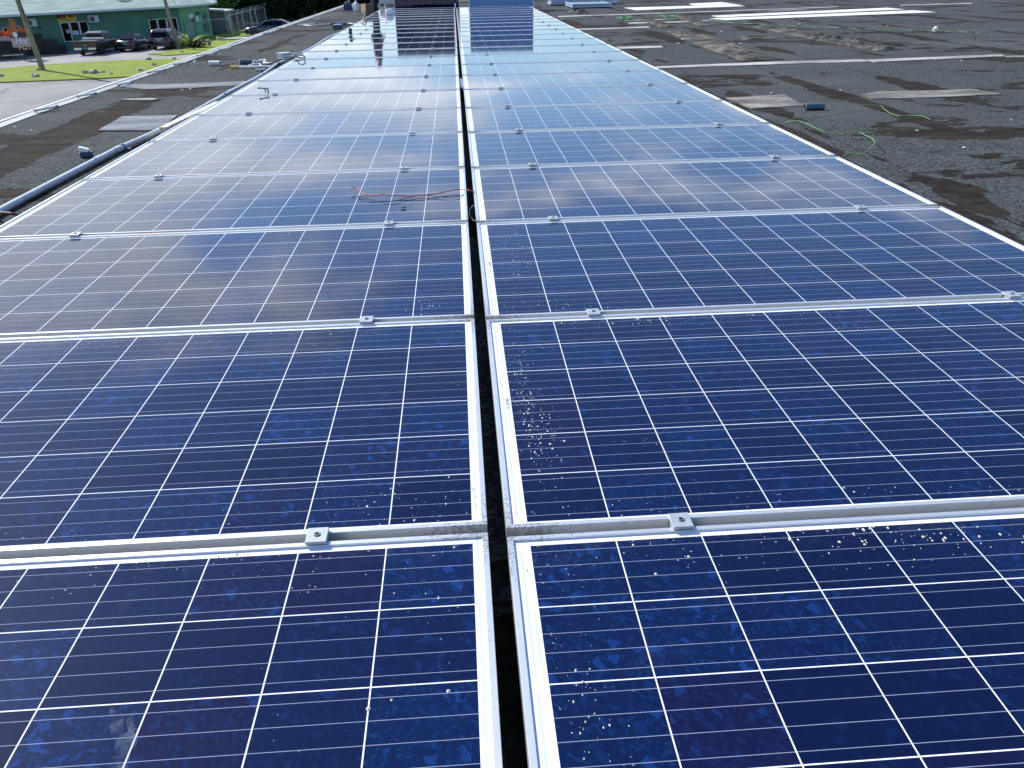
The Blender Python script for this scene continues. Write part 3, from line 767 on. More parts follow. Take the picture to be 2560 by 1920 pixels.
# tube, dark case by the conduit end
P = at(838, 60, RZ + .03); Q = at(863, 58, RZ + .03); d = Q - P
o = empty('sealant_tube', P, math.atan2(d.y, d.x), label='blue sealant tube with white nozzle lying on the far left of the roof', category='tube')
L_ = d.length
bm = bmesh.new(); cyl(bm, (0, 0, 0), (L_, 0, 0), .035, n=14); obj('barrel', bm, mat('blue_plastic', (.22, .30, .48), .4), o, smooth=False)
bm = bmesh.new(); cyl(bm, (L_, 0, 0), (L_ + .09, 0, .005), .02, .006, n=10); obj('nozzle', bm, M_WHITE, o)
bm = bmesh.new(); cyl(bm, (-.1, 0, -.005), (0, 0, 0), .03, n=10); obj('cap', bm, M_BLK, o)
P = at(762, 62, RZ + .012); Q = at(890, 59, RZ + .012)
wire('white_rope', [(745, 62), (780, 64), (812, 61), (835, 59)], .011, M_WHITE, 'white cord running from the roof edge to the blue tube', 'cord')
wire('white_rope', [(866, 58), (880, 59), (900, 59)], .010, M_WHITE, 'short white cord between the blue tube and the panels', 'cord')
o = empty('tool_case', at(845, 73, RZ), .05, label='small dark case lying on the roof in front of the blue tube', category='case')
bm = bmesh.new(); box(bm, (0, 0, .045), (.21, .13, .07)); obj('body', bm, mat('slate_plastic', (.05, .07, .09), .45), o, bevel=.015)
bm = bmesh.new(); box(bm, (0, 0, .086), (.17, .10, .012)); obj('lid', bm, mat('light_grey_plastic'), o, bevel=.004)
# jug, blue box, cardboard box
o = empty('plastic_jug', at(892, 29, RZ), .3, label='white plastic gallon jug standing on the roof beside the blue box', category='jug')
bm = bmesh.new(); lathe(bm, [(.070, 0), (.088, .02), (.09, .15), (.08, .19), (.035, .235), (.028, .25)], 20); obj('body', bm, mat('milky_plastic', (.78, .80, .82), .35), o, smooth=True)
bm = bmesh.new(); lathe(bm, [(.022, .25), (.031, .251), (.031, .275), (.028, .278)], 16); obj('cap', bm, M_WHITE, o)
bm = bmesh.new(); tube(bm, [(-.05, 0, .22), (-.10, 0, .19), (-.11, 0, .13), (-.085, 0, .10)], .013, 8); obj('handle', bm, mat('milky_plastic'), o, smooth=True)
o = empty('blue_box', at(869, 26, RZ), .05, label='dark blue carton standing on the far left corner of the roof', category='box')
bm = bmesh.new(); box(bm, (.02, .1, .085), (.24, .22, .17)); obj('carton', bm, mat('dark_blue_card', (.025, .05, .16), .6, 0, .4, 25), o)
bm = bmesh.new(); box(bm, (-.104, .1, .085), (.006, .22, .168)); obj('side_panel', bm, mat('pale_blue_card', (.28, .35, .62), .6, 0, .3, 25), o)
bm = bmesh.new(); box(bm, (.03, .12, .20), (.17, .10, .03), Matrix.Rotation(.2, 3, 'Z')); obj('lid_flap', bm, mat('dark_card', (.03, .03, .03), .6), o)
o = empty('white_tool', at(868, 10, RZ + .2) + Vector((0, -2, -.02)), 0, label='white-handled scraper lying on top of the blue carton', category='tool')
bx_ = at(869, 26, RZ); o.location = (bx_.x + .02, bx_.y + .1, RZ + .216)
bm = bmesh.new(); cyl(bm, (-.09, 0, .006), (.05, 0, .006), .007, n=8); obj('handle', bm, M_WHITE, o)
bm = bmesh.new(); box(bm, (.03, 0, .03), (.035, .02, .05), Matrix.Rotation(.5, 3, 'Y')); obj('blade', bm, M_WHITE, o)
o = empty('cardboard_box', at(922, 46, RZ), .0, label='open brown cardboard box standing beside the far left panels', category='box')
card = mat('brown_card', (.105, .085, .06), .8, 0, .15, 12)
bm = bmesh.new()
for c, s in (((.0, .0, .15), (.19, .006, .30)), ((.0, .16, .15), (.19, .006, .30)), ((-.095, .08, .15), (.006, .16, .30)), ((.095, .08, .15), (.006, .16, .30)), ((0, .08, .004), (.19, .16, .006))): box(bm, c, s)
for v in bm.verts: v.co.x += .035; v.co.z *= 1.0
obj('carton', bm, card, o)
bm = bmesh.new()
fl = [(-.16, 0, .31), (-.06, -.01, .33), (-.045, -.01, .22), (-.08, -.005, .14), (-.055, 0, .02), (-.12, .0, .02), (-.135, 0, .13), (-.165, 0, .18)]
vs = [bm.verts.new((x, y - .01, z)) for x, y, z in fl]; bm.faces.new(vs); bmesh.ops.solidify(bm, geom=bm.faces[:], thickness=.006)
obj('flap', bm, mat('card_painted_sunlit', (.72, .60, .44), .8, 0, .12, 12), o)  # sunlight on the flap is put into a much brighter card colour
# white chest behind
o = empty('storage_chest', (-2.0, 28.0, RZ), 0, label='pale grey storage chest behind the upright dark panel at the end of the roof', category='chest')
bm = bmesh.new(); box(bm, (0, 0, .26), (.95, .5, .42)); obj('body', bm, mat('pale_grey_plastic', (.52, .58, .60), .5, 0, .08, 4), o, bevel=.02)
bm = bmesh.new(); box(bm, (0, 0, .50), (1.0, .55, .06)); obj('lid', bm, mat('pale_grey_plastic'), o, bevel=.015)
bm = bmesh.new()
for sx in (-.4, .4): box(bm, (sx, 0, .03), (.08, .45, .05))
obj('skid', bm, M_BLK, o)
# crumpled plastic bag on the last panels
o = empty('plastic_bag', at(975, 36, 0), 0, label='crumpled white plastic bag on the far end of the left panels', category='bag')
bm = bmesh.new(); bmesh.ops.create_icosphere(bm, subdivisions=3, radius=.1)
for v in bm.verts:
    n_ = noise.noise(v.co * 14) * .03; v.co = Vector((v.co.x * 1.0, v.co.y * .8, max(-.001, (v.co.z + .06) * .8))) * (1 + n_ * 6)
obj('bag', bm, mat('thin_white_plastic', (.78, .80, .82), .5), o)
bm = bmesh.new(); box(bm, (-.10, .02, .10), (.022, .03, .20)); obj('knot', bm, M_WHITE, o, bevel=.005)
# debris, one by one
DEB = [(1693, 109), (1697, 109), (1852, 110), (1706, 99), (1404, 48), (1803, 80), (1722, 25), (1620, 67), (2219, 65), (2404, 152), (2338, 150), (2101, 226), (1928, 233), (2292, 327), (2410, 370), (2528, 300),
       (38, 318), (456, 226), (476, 223), (530, 113), (780, 41), (852, 33), (78, 326), (1999, 61), (1424, 30), (2332, 78), (865, 118)]
deb0 = None
for k, (a, b) in enumerate(DEB):
    if a == 2332: continue
    if deb0 is None:
        bm = bmesh.new(); bmesh.ops.create_icosphere(bm, subdivisions=1, radius=1)
        for v in bm.verts: v.co *= 1 + .35 * noise.noise(v.co * 3)
        f = deb0 = obj('paint_chip', bm, mat('white_scraps', (.68, .68, .66), .7))
    else: f = deb0.copy(); COL.objects.link(f)
    P = at(a, b, RZ); dd = (P - CAM).length; s = (.003 + .0022 * dd ** .8 * random.uniform(.4, 1.1)) * .9
    f.location = P + Vector((0, 0, s * .35)); f.scale = (s * random.uniform(1, 2.2), s, s * .35); f.rotation_euler = (0, 0, random.random() * 6)
    f['label'] = 'small white scrap lying on the dark roofing'; f['category'] = 'scrap'; f['group'] = 'white scraps scattered over the roof'
o = empty('crumpled_cup', at(2332, 82, RZ), .3, label='crumpled white cup by the far green wire', category='cup')
bm = bmesh.new(); lathe(bm, [(.05, 0), (.06, .05), (.07, .1), (.066, .1), (.045, .01)], 10, Matrix.Translation((0, 0, .06)) @ Matrix.Rotation(1.2, 4, 'Y')); obj('cup', bm, M_WHITE, o); o.scale = (.6,) * 3

# ------------------------------------------------------------ upright modules and stacks at the far end
def big_module(W_, D_, nx, ny, name_m, base, line, frame):
    """local: x across, z up, front face towards -y"""
    m = bpy.data.materials.new(name_m); m.use_nodes = True
    t = N(m.node_tree); b = m.node_tree.nodes['Principled BSDF']
    x, y, z = t.sep(t.new('ShaderNodeTexCoord').outputs['Object'])
    fx = t.fr(t.mul(t.div(t.sub(x, .02), W_ - .04), nx)); fz = t.fr(t.mul(t.div(t.sub(z, .02), D_ - .04), ny))
    ln = t.mx(t.lt(fx, .022), t.lt(fz, .022))
    edge = t.mx(t.lt(x, .02), t.mx(t.gt(x, W_ - .02), t.mx(t.lt(z, .02), t.gt(z, D_ - .02))))
    t.t.links.new(t.mix(t.mx(ln, edge), base, line), b.inputs['Base Color'])
    b.inputs['Roughness'].default_value = .5; b.inputs['Specular IOR Level'].default_value = 0; b.inputs['Coat Weight'].default_value = 1; b.inputs['Coat Roughness'].default_value = .03
    return m
def upright(x, y, tilt, label, mm):
    o = empty('upright_solar_panel', (x, y, RZ + .01), label=label, category='solar panel', group='solar panels stood upright at the far end')
    o.rotation_euler = (tilt, 0, 0)
    bm = bmesh.new()
    for c, s in (((.88, .017, .006), (1.76, .034, .012)), ((.88, .017, 1.274), (1.76, .034, .012)), ((.006, .017, .64), (.012, .034, 1.256)), ((1.754, .017, .64), (.012, .034, 1.256))): box(bm, c, s)
    obj('frame', bm, M_ALU, o)
    bm = bmesh.new(); box(bm, (.88, .008, .64), (1.736, .008, 1.256)); obj('cell_sheet', bm, mm, o)
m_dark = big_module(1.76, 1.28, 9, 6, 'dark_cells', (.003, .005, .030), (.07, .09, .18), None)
m_pale = big_module(1.76, 1.28, 9, 6, 'painted_sky_cells', (.10, .21, .44), (.20, .33, .58), None)  # pale blue sky reflection is put into the cell colour
for (x, y, tl, lab) in ((-1.66, 22.72, .05, 'dark blue solar panel standing upright on its edge behind the left column'), (.36, 22.75, -.10, 'solar panel with painted sky reflection leaning back on its edge behind the right column')):
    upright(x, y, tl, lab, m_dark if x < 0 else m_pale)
for (x, y, h, lab) in ((-.78, 23.35, .62, 'wooden crate propping up the dark upright panel'), (1.25, 23.75, .55, 'wooden crate propping up the leaning pale panel')):
    o = empty('crate', (x, y, RZ), 0, label=lab, category='crate', group='crates behind the upright panels')
    for k in range(4):
        bm = bmesh.new(); box(bm, (0, -.3, .08 + k * h / 4), (1.2, .02, .10)); box(bm, (0, .3, .08 + k * h / 4), (1.2, .02, .10))
        obj('slat', bm, mat('grey_timber', (.28, .23, .17), .85, 0, .3, 10), o)
    bm = bmesh.new()
    for sx in (-.55, .55):
        for sy in (-.27, .27): box(bm, (sx, sy, h / 2), (.06, .038, h))
    obj('post', bm, mat('grey_timber'), o)
stk = []
def flat_module(cx, cy, z, w_, d_, label):
    o = empty('stacked_solar_panel', (cx, cy, z), label=label, category='solar panel', group='unused solar panels stacked flat on the roof')
    bm = bmesh.new()
    for c, s in (((0, -d_ / 2 + .006, .02), (w_, .012, .040)), ((0, d_ / 2 - .006, .02), (w_, .012, .040)), ((-w_ / 2 + .006, 0, .02), (.012, d_ - .024, .040)), ((w_ / 2 - .006, 0, .02), (.012, d_ - .024, .040))): box(bm, c, s)
    obj('frame', bm, mat('shade_tinted_aluminium', (.34, .45, .62), .45, .2), o)  # blue of the shaded frame sides is put into the metal colour
    bm = bmesh.new(); box(bm, (0, 0, .034), (w_ - .024, d_ - .024, .006)); obj('cell_sheet', bm, m_flat, o)
    bm = bmesh.new()
    for sx in (-1, 1): box(bm, (sx * (w_ / 2 + .004), -d_ / 2 + .02, .02), (.02, .06, .046))
    obj('corner_guard', bm, M_WHITE, o, bevel=.003)
m_flat = mat('flat_dark_cells', (.008, .016, .07), .4, coat=1.0)
fc = at(1479, 21, RZ)
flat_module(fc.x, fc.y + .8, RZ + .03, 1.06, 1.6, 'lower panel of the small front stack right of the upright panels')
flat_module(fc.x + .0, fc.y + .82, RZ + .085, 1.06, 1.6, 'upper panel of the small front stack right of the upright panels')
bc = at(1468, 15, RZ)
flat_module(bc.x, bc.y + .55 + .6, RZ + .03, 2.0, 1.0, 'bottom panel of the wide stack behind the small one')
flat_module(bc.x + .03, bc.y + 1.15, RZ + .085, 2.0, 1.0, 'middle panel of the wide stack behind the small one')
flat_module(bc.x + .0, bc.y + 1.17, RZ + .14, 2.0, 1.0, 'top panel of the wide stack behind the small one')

# ------------------------------------------------------------ the green shop across the street
def facade_point(px, py=None):
    pass
C0 = at(0, 141, G); C1 = at(460, 100, G); C2 = at(532, 90, G)
e1 = (C1 - C0).normalized(); A0 = C0 - e1 * 14
e2 = (C2 - C1).normalized(); n1_ = Vector((e1.y, -e1.x, 0)); n2_ = Vector((e2.y, -e2.x, 0))
HW = 3.1
shop = empty('shop_building', (C1.x, C1.y, G), label='long green shop building with pale green roof across the street', category='building')
def spart(name, bm, m, parent=None, smooth=False, bevel=0):
    o = obj(name, bm, m, smooth=smooth, bevel=bevel); o.parent = parent or shop
    if not parent: o.matrix_parent_inverse = Matrix.Translation(-Vector((C1.x, C1.y, G)))
    return o
back = [C2 + Vector((-1.5, 6, 0)), A0 + Vector((-9, 8, 0))]
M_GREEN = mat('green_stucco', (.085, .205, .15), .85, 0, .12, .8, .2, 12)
M_GREEN2 = mat('stucco_painted_skylight', (.18, .38, .23), .85, 0, .12, .8, .2, 12)  # stronger skylight on the end wall is painted as a paler green
def wallseg(P, Q, m, h=HW):
    bm = bmesh.new(); d = (Q - P).normalized(); n_ = Vector((d.y, -d.x, 0)); v = [P, Q, Q - n_ * .2, P - n_ * .2]
    slab(bm, [tuple(p[:2]) for p in v], G, G + h); return bm
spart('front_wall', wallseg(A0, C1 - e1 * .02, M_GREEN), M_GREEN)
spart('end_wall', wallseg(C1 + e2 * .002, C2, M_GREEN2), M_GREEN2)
spart('side_wall', wallseg(C2 + Vector((.0, .01, 0)), back[0], M_GREEN), M_GREEN)
spart('side_wall', wallseg(back[1], A0 - e1 * .02, M_GREEN), M_GREEN)
bm = bmesh.new(); slab(bm, [tuple((p + Vector((0, 0, 0)))[:2]) for p in (A0 - n1_ * .01, C1 - n1_ * .01, C2, back[0], back[1])], G + HW + .005, G + HW + .10)
ev = [A0 + n1_ * 1.0 - e1 * .8, C1 + n1_ * 1.0 + e2 * -.25 + n2_ * .1, C2 + n2_ * .35 + e2 * .6, back[0] + Vector((.8, .8, 0)), back[1] + Vector((-.8, .8, 0))]
bm.free()
# hip roof: eave ring, inner ridge ring
bm = bmesh.new(); ze = G + HW + .16
cen = [p for p in ev]
rise = 2.3
ridge = [A0.lerp(back[1], .5) + e1 * 5 + Vector((0, 0, 0)), C1.lerp(back[0], .62) - e1 * 4.2]
E_ = [bm.verts.new((p.x, p.y, ze)) for p in ev]; Rg = [bm.verts.new((p.x, p.y, ze + rise)) for p in ridge]
bm.faces.new((E_[0], E_[1], Rg[1], Rg[0])); bm.faces.new((E_[1], E_[2], Rg[1])); bm.faces.new((E_[2], E_[3], Rg[1]))
bm.faces.new((E_[3], E_[4], Rg[0], Rg[1])); bm.faces.new((E_[4], E_[0], Rg[0])); bm.faces.new(E_[::-1])
bmesh.ops.recalc_face_normals(bm, faces=bm.faces)
def shingle_mat():
    m = bpy.data.materials.new('pale_green_shingles'); m.use_nodes = True
    t = N(m.node_tree); b = m.node_tree.nodes['Principled BSDF']
    oc = t.new('ShaderNodeTexCoord').outputs['Object']
    x, y, z = t.sep(oc)
    u = t.add(t.mul(x, e1.x), t.mul(y, e1.y))
    a = t.noise(t.xyz(t.mul(u, .35), t.mul(z, 3.5), 0), 1.6, 6, .7)
    f = t.noise(oc, 3.5, 5, .7)
    row = t.lt(t.fr(t.mul(z, 14)), .16)
    col = t.mix(t.step(a, .35, .65), (.30, .42, .34), (.50, .60, .50))
    col = t.mix(t.step(f, .4, .7, 0, .3), col, (.28, .38, .33))
    col = t.mix(t.mul(row, .22), col, (.15, .22, .18))
    t.t.links.new(col, b.inputs['Base Color']); b.inputs['Roughness'].default_value = .9
    return m
M_SH = shingle_mat()
rf = spart('roof', bm, M_SH)
bm = bmesh.new()
for i in range(5):
    P, Q = ev[i], ev[(i + 1) % 5]; d = (Q - P).normalized(); n_ = Vector((d.y, -d.x, 0))
    if i >= 2: n_ = n_
    v = [P + n_ * .05, Q + n_ * .05, Q, P]
    slab(bm, [tuple(p[:2]) for p in v], ze - .17 + i * .0007, ze + .012 + i * .0007)
spart('fascia', bm, mat('pale_blue_white_trim', (.50, .58, .62), .6))
bm = bmesh.new(); p = at(513, 0, ze + .5); q = C2.lerp(C1, .3) - n2_ * 1.2
cyl(bm, (q.x, q.y, ze), (q.x, q.y, ze + 1.3), .05, n=8); spart('vent_pipe', bm, M_PVCD)

def on_wall(px, py, P0, n_):
    d = ray(px, py); t_ = (P0 - CAM).dot(n_) / d.dot(n_); return CAM + d * t_
def wbox(p, e, n_, z0, z1, w_, out, inn=.0):
    """box on a wall plane, centred at p along e"""
    bm = bmesh.new(); a = p - e * w_ / 2; b = p + e * w_ / 2
    v = [a + n_ * out, b + n_ * out, b + n_ * inn, a + n_ * inn]
    slab(bm, [tuple(q[:2]) for q in v], z0, z1); return bm
GLASS = mat('dark_window_glass', (.004, .005, .006), .2, 0, spec=.12)
TRIM = mat('white_trim', (.62, .66, .70), .6)
def opening(pxs, ytop, z0, z1, name, paper=None):
    pa = on_wall(pxs[0], ytop, C0, n1_); pb = on_wall(pxs[1], ytop, C0, n1_)
    c = (pa + pb) / 2; w_ = (pb - pa).length
    bm = bmesh.new()
    for bb in (wbox(c - e1 * (w_ / 2 - .035), e1, n1_, G + z0, G + z1, .07, .07, .004), wbox(c + e1 * (w_ / 2 - .035), e1, n1_, G + z0, G + z1, .07, .07, .004),
               wbox(c, e1, n1_, G + z1 - .06, G + z1, w_ - .14, .065, .004), wbox(c, e1, n1_, G + z0, G + z0 + .06, w_ - .14, .065, .004)):
        me = bpy.data.meshes.new('t'); bb.to_mesh(me); bb.free(); bm.from_mesh(me); bpy.data.meshes.remove(me)
    f = spart(name, bm, TRIM)
    bm = wbox(c, e1, n1_, G + z0 + .06, G + z1 - .06, w_ - .14, .03, .004)
    g = obj('pane', bm, GLASS); g.parent = f
    return f, c, w_
opening((147, 170), 53, .72, 2.36, 'door')
opening((171, 194), 52, 1.28, 2.36, 'window')
opening((194.3, 217), 52, 1.28, 2.36, 'window')
opening((370, 391), 49, 1.0, 2.14, 'window')
opening((391.5, 414), 49, 1.0, 2.14, 'window')
opening((415, 441), 48, .35, 2.16, 'door')
opening((2, 25), 57, 1.4, 2.25, 'window')
opening((25.5, 45), 56, .72, 2.3, 'door')
# notices in the window
for (a, b, zz0, zz1, wd) in ((168, 76, 1.45, 1.75, .3), (186, 84, 1.34, 1.62, .8)):
    p = on_wall(a, b, C0, n1_); bm = wbox(p, e1, n1_, G + zz0, G + zz1, wd, .085, .072); spart('paper_notice', bm, mat('printed_paper', (.45, .50, .62), .7, 0, .5, 6))
for (a, b, z0_) in ((450, 60, 0),): pass
# end wall boxes and pipes
for (a, b, w_, h_, z_c, mm) in ((473, 30, .45, .5, 2.15, TRIM), (480, 40, .3, .45, 1.85, mat('meter_dark', (.05, .08, .08), .6)), (489, 40, .35, .5, 1.85, TRIM), (492, 26, .35, .3, 2.35, mat('meter_dark')),
                                (512, 38, .25, .7, 1.9, mat('meter_green', (.05, .14, .11), .6)), (515, 65, .5, .65, 1.0, mat('meter_green'))):
    p = on_wall(a, b, C1, n2_); bm = wbox(p, e2, n2_, G + z_c - h_ / 2, G + z_c + h_ / 2, w_ * 1.6, .16, .003); spart('meter_box', bm, mm)
for a in (484, 508, 517):
    p = on_wall(a, 50, C1, n2_); bm = wbox(p, e2, n2_, G + .3, G + 2.6, .07, .05, .003); spart('wall_pipe', bm, mat('meter_green'))
bm = wbox(C1 + e1 * -3.2, e1, n1_, G + 2.15, G + 2.3, .12, .12, .003); spart('wall_light', bm, M_BLK)
bm = wbox(on_wall(95, 51, C0, n1_), e1, n1_, G + 2.0, G + 2.15, .12, .12, .003); spart('wall_light', bm, M_BLK)
# sign over the shop door: yellow panel, dark red picture field, small text rows
pa = on_wall(140, 40, C0, n1_); pb = on_wall(188, 40, C0, n1_); ws = (pb - pa).length; c_ = (pa + pb) / 2
sg = empty('shop_sign', (c_.x, c_.y, G + 2.36), math.atan2(e1.y, e1.x), label='yellow and dark red shop sign above the door of the green building', category='sign')
def wloc(x0, x1, z0, z1, y0, y1):
    bm = bmesh.new(); box(bm, ((x0 + x1) / 2, (y0 + y1) / 2, (z0 + z1) / 2), (x1 - x0, y1 - y0, z1 - z0)); return bm
obj('board', wloc(-ws / 2, ws / 2, .02, .72, -.07, -.004), mat('sign_yellow', (.55, .40, .03), .5), sg)
obj('top_band', wloc(-ws / 2, -.0, .34, .72, -.078, -.0705), mat('sign_black', (.02, .012, .012), .5), sg)
bm = bmesh.new(); bmesh.ops.create_uvsphere(bm, u_segments=20, v_segments=8, radius=1, matrix=Matrix.Translation((-.18 * ws, -.08, .50)) @ Matrix.Diagonal((ws * .17, .006, .15, 1)))
obj('emblem', bm, mat('sign_red', (.22, .015, .02), .5), sg)
obj('dark_block', wloc(ws * .08, ws * .42, .40, .62, -.078, -.0705), mat('sign_brown', (.08, .05, .02), .5), sg)
bm = bmesh.new()
for k in range(15): box(bm, (-ws * .38 + k * ws * .052, -.0735, .25), (ws * .034, .004, .05 + .015 * (k % 3)))
for k in range(6): box(bm, (-ws * .02 + k * ws * .05, -.0735, .12), (ws * .032, .004, .05))
for k in range(3): box(bm, (-ws * .44 + k * ws * .035, -.0805, .60 - .0 * k), (ws * .016, .004, .14))
obj('small_lettering', bm, mat('sign_black'), sg)
# air conditioners
def ac(px, py, label):
    p = on_wall(px, py, C0, n1_)
    o = empty('air_conditioner', (p.x, p.y, G + 2.20), math.atan2(e1.y, e1.x), label=label, category='air conditioner', group='air conditioner units on the green wall')
    w_ = .92
    obj('casing', wloc(-w_ / 2, w_ / 2, 0, .62, -.42, -.08), mat('ac_white', (.52, .57, .58), .5, 0, .1, 4), o, bevel=.02)
    bm = bmesh.new(); lathe(bm, [(.235, 0), (.235, .012), (.03, .014)], 24, Matrix.Translation((-.16, -.421, .31)) @ Matrix.Rotation(pi / 2, 4, 'X')); obj('fan_grille', bm, mat('grille_dark', (.06, .08, .09), .6), o)
    bm = bmesh.new()
    for sx in (-.35, .35): box(bm, (sx, -.22, -.03), (.04, .44, .04)); box(bm, (sx, -.02, -.15), (.04, .03, .28))
    obj('bracket', bm, M_STEEL, o)
    obj('service_cover', wloc(w_ / 2, w_ / 2 + .06, .08, .4, -.36, -.12), mat('ac_white'), o)
ac(228, 45, 'white air conditioner on the green wall right of the yellow sign')
ac(69, 46, 'white air conditioner on the green wall partly behind the leaning pole')

# grey outbuilding behind
o = empty('outbuilding', at(545, 84, G), 0, label='small grey outbuilding right behind the end of the green shop', category='building')
bm = bmesh.new(); box(bm, (-.3, 2.5, 1.15), (2.2, 3, 2.3)); obj('wall', bm, mat('grey_block', (.22, .24, .23), .9, 0, .25, 1.5), o)
bm = bmesh.new(); box(bm, (-.2, 2.3, 2.36), (2.8, 3.6, .12), Matrix.Rotation(.06, 3, 'Y')); obj('roof', bm, mat('pale_roof_sheet', (.50, .50, .50), .6), o)
o = empty('rubbish_pile', at(556, 78, G), 0, label='reddish brown heap of rubble behind the wire fence', category='heap')
bm = bmesh.new()
for k in range(40):
    a = random.uniform(-2.2, 2.2); box(bm, (a, 3 + random.uniform(-.4, .8), random.uniform(.0, 1.5 - abs(a) * .3)), (random.uniform(.2, .9), .3, random.uniform(.1, .4)), Matrix.Rotation(random.uniform(-.6, .6), 3, 'Y'))
obj('rubble', bm, mat('brown_rubble', (.10, .065, .05), .9, 0, .6, 3), o)

# ------------------------------------------------------------ trees
def leaf_mat(name, c1, c2):
    m = bpy.data.materials.new(name); m.use_nodes = True
    t = N(m.node_tree); b = m.node_tree.nodes['Principled BSDF']
    oc = t.new('ShaderNodeTexCoord').outputs['Object']
    t.t.links.new(t.mix(t.step(t.noise(oc, 1.1, 4, .7), .35, .65), c1, c2), b.inputs['Base Color'])
    b.inputs['Roughness'].default_value = .6; b.inputs['Specular IOR Level'].default_value = .2
    return m
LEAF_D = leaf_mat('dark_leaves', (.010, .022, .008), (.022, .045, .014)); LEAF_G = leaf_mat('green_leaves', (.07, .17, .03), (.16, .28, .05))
BARK = mat('grey_bark', (.10, .085, .07), .9, 0, .3, 6)
def leaves(bm, c, r, n, size, rr, low=-.9):
    for _ in range(n):
        while True:
            v = Vector((rr.uniform(-1, 1), rr.uniform(-1, 1), rr.uniform(low, 1)))
            if .15 < v.length < 1: break
        if noise.noise(v * 2.6 + Vector((c.x, c.y, 0))) < -.18: continue
        p = c + Vector((v.x * r[0], v.y * r[1], v.z * r[2]))
        R = Matrix.Rotation(rr.uniform(0, 6.28), 3, 'Z') @ Matrix.Rotation(rr.uniform(-1.3, 1.3), 3, 'X')
        s = size * rr.uniform(.6, 1.4)
        q = [bm.verts.new(p + R @ Vector(w_) * s) for w_ in ((-.5, 0, 0), (0, -.28, .05), (.5, 0, 0), (0, .28, .05))]
        bm.faces.new(q)
def tree(P, h, r, n, size, m, label, seed, low=-.9, cz=None):
    rr = random.Random(seed); o = empty('tree', (P.x, P.y, G), label=label, category='tree', group='trees beyond the street')
    bm = bmesh.new(); cyl(bm, (0, 0, 0), (.2, .1, h * .55), .22, .12, 8)
    for k in range(6):
        a = k * 1.05; cyl(bm, (.1, .05, h * (.25 + .05 * k)), (cos(a) * r * .6, sin(a) * r * .6, h * (.5 + .05 * k)), .08, .03, 6)
    obj('trunk', bm, BARK, o)
    bm = bmesh.new()
    for k in range(7):
        a = rr.uniform(0, 6.28); d_ = rr.uniform(.0, .55) * r
        leaves(bm, Vector((cos(a) * d_, sin(a) * d_, (cz or h * .58) + rr.uniform(-.15, .22) * h)), (r * .6, r * .6, h * .32), n // 7, size, rr, low)
    obj('crown', bm, m, o)
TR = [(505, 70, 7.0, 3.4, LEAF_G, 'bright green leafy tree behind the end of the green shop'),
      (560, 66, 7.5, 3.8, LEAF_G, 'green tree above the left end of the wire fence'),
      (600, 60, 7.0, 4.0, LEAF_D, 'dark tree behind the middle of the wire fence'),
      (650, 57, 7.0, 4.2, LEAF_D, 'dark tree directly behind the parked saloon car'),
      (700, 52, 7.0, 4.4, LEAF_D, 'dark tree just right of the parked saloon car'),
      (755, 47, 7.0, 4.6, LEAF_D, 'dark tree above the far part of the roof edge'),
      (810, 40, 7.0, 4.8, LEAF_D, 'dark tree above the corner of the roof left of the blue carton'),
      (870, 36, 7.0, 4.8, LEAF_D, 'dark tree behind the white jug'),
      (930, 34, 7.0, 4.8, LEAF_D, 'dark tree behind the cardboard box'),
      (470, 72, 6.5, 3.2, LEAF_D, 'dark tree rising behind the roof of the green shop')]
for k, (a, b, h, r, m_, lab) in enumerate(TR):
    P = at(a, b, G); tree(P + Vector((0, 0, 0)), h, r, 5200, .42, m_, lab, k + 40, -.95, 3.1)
# dark hedge behind filling the gaps
bm = bmesh.new(); rr = random.Random(5); P0 = at(560, 58, G); P1 = at(1010, 26, G)
for k in range(9000):
    u = rr.random(); c = P0.lerp(P1, u); z = rr.uniform(0, 3.4); p = c + Vector((rr.uniform(-1, 1), rr.uniform(0, 4), z))
    R = Matrix.Rotation(rr.uniform(0, 6.28), 3, 'Z') @ Matrix.Rotation(rr.uniform(-1.5, 1.5), 3, 'X'); s = rr.uniform(.4, .9)
    bm.faces.new([bm.verts.new(p + R @ Vector(w_) * s) for w_ in ((-.5, 0, 0), (0, -.3, .05), (.5, 0, 0), (0, .3, .05))])
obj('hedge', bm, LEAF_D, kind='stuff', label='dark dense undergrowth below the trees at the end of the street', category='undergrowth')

# ------------------------------------------------------------ chain link fence
def link_mat():
    m = bpy.data.materials.new('chain_link'); m.use_nodes = True
    t = N(m.node_tree); b = m.node_tree.nodes['Principled BSDF']; out = m.node_tree.nodes['Material Output']
    x, y, z = t.sep(t.new('ShaderNodeTexCoord').outputs['Object'])
    u = t.add(t.mul(x, .7), t.mul(y, .7))
    a = t.lt(t.fr(t.mul(t.add(u, z), 12)), .12); c = t.lt(t.fr(t.mul(t.sub(u, z), 12)), .12)
    tr = t.new('ShaderNodeBsdfTransparent'); mxs = t.new('ShaderNodeMixShader')
    t.t.links.new(t.mx(a, c), mxs.inputs[0]); t.t.links.new(tr.outputs[0], mxs.inputs[1]); t.t.links.new(b.outputs[0], mxs.inputs[2])
    t.t.links.new(mxs.outputs[0], out.inputs[0]); b.inputs['Base Color'].default_value = (.30, .33, .33, 1); b.inputs['Metallic'].default_value = .3
    return m
M_LINK = link_mat(); M_GALV = mat('galvanised_post', (.42, .45, .46), .5, .4)
Fp = [at(a, b, G) for a, b in ((582, 91), (600, 84), (613, 79), (633, 72), (645, 67), (668, 60))]
fe = empty('chain_link_fence', Fp[0], label='tall galvanised chain link fence with slanted arms for barbed wire', category='fence')
FHt = 2.05
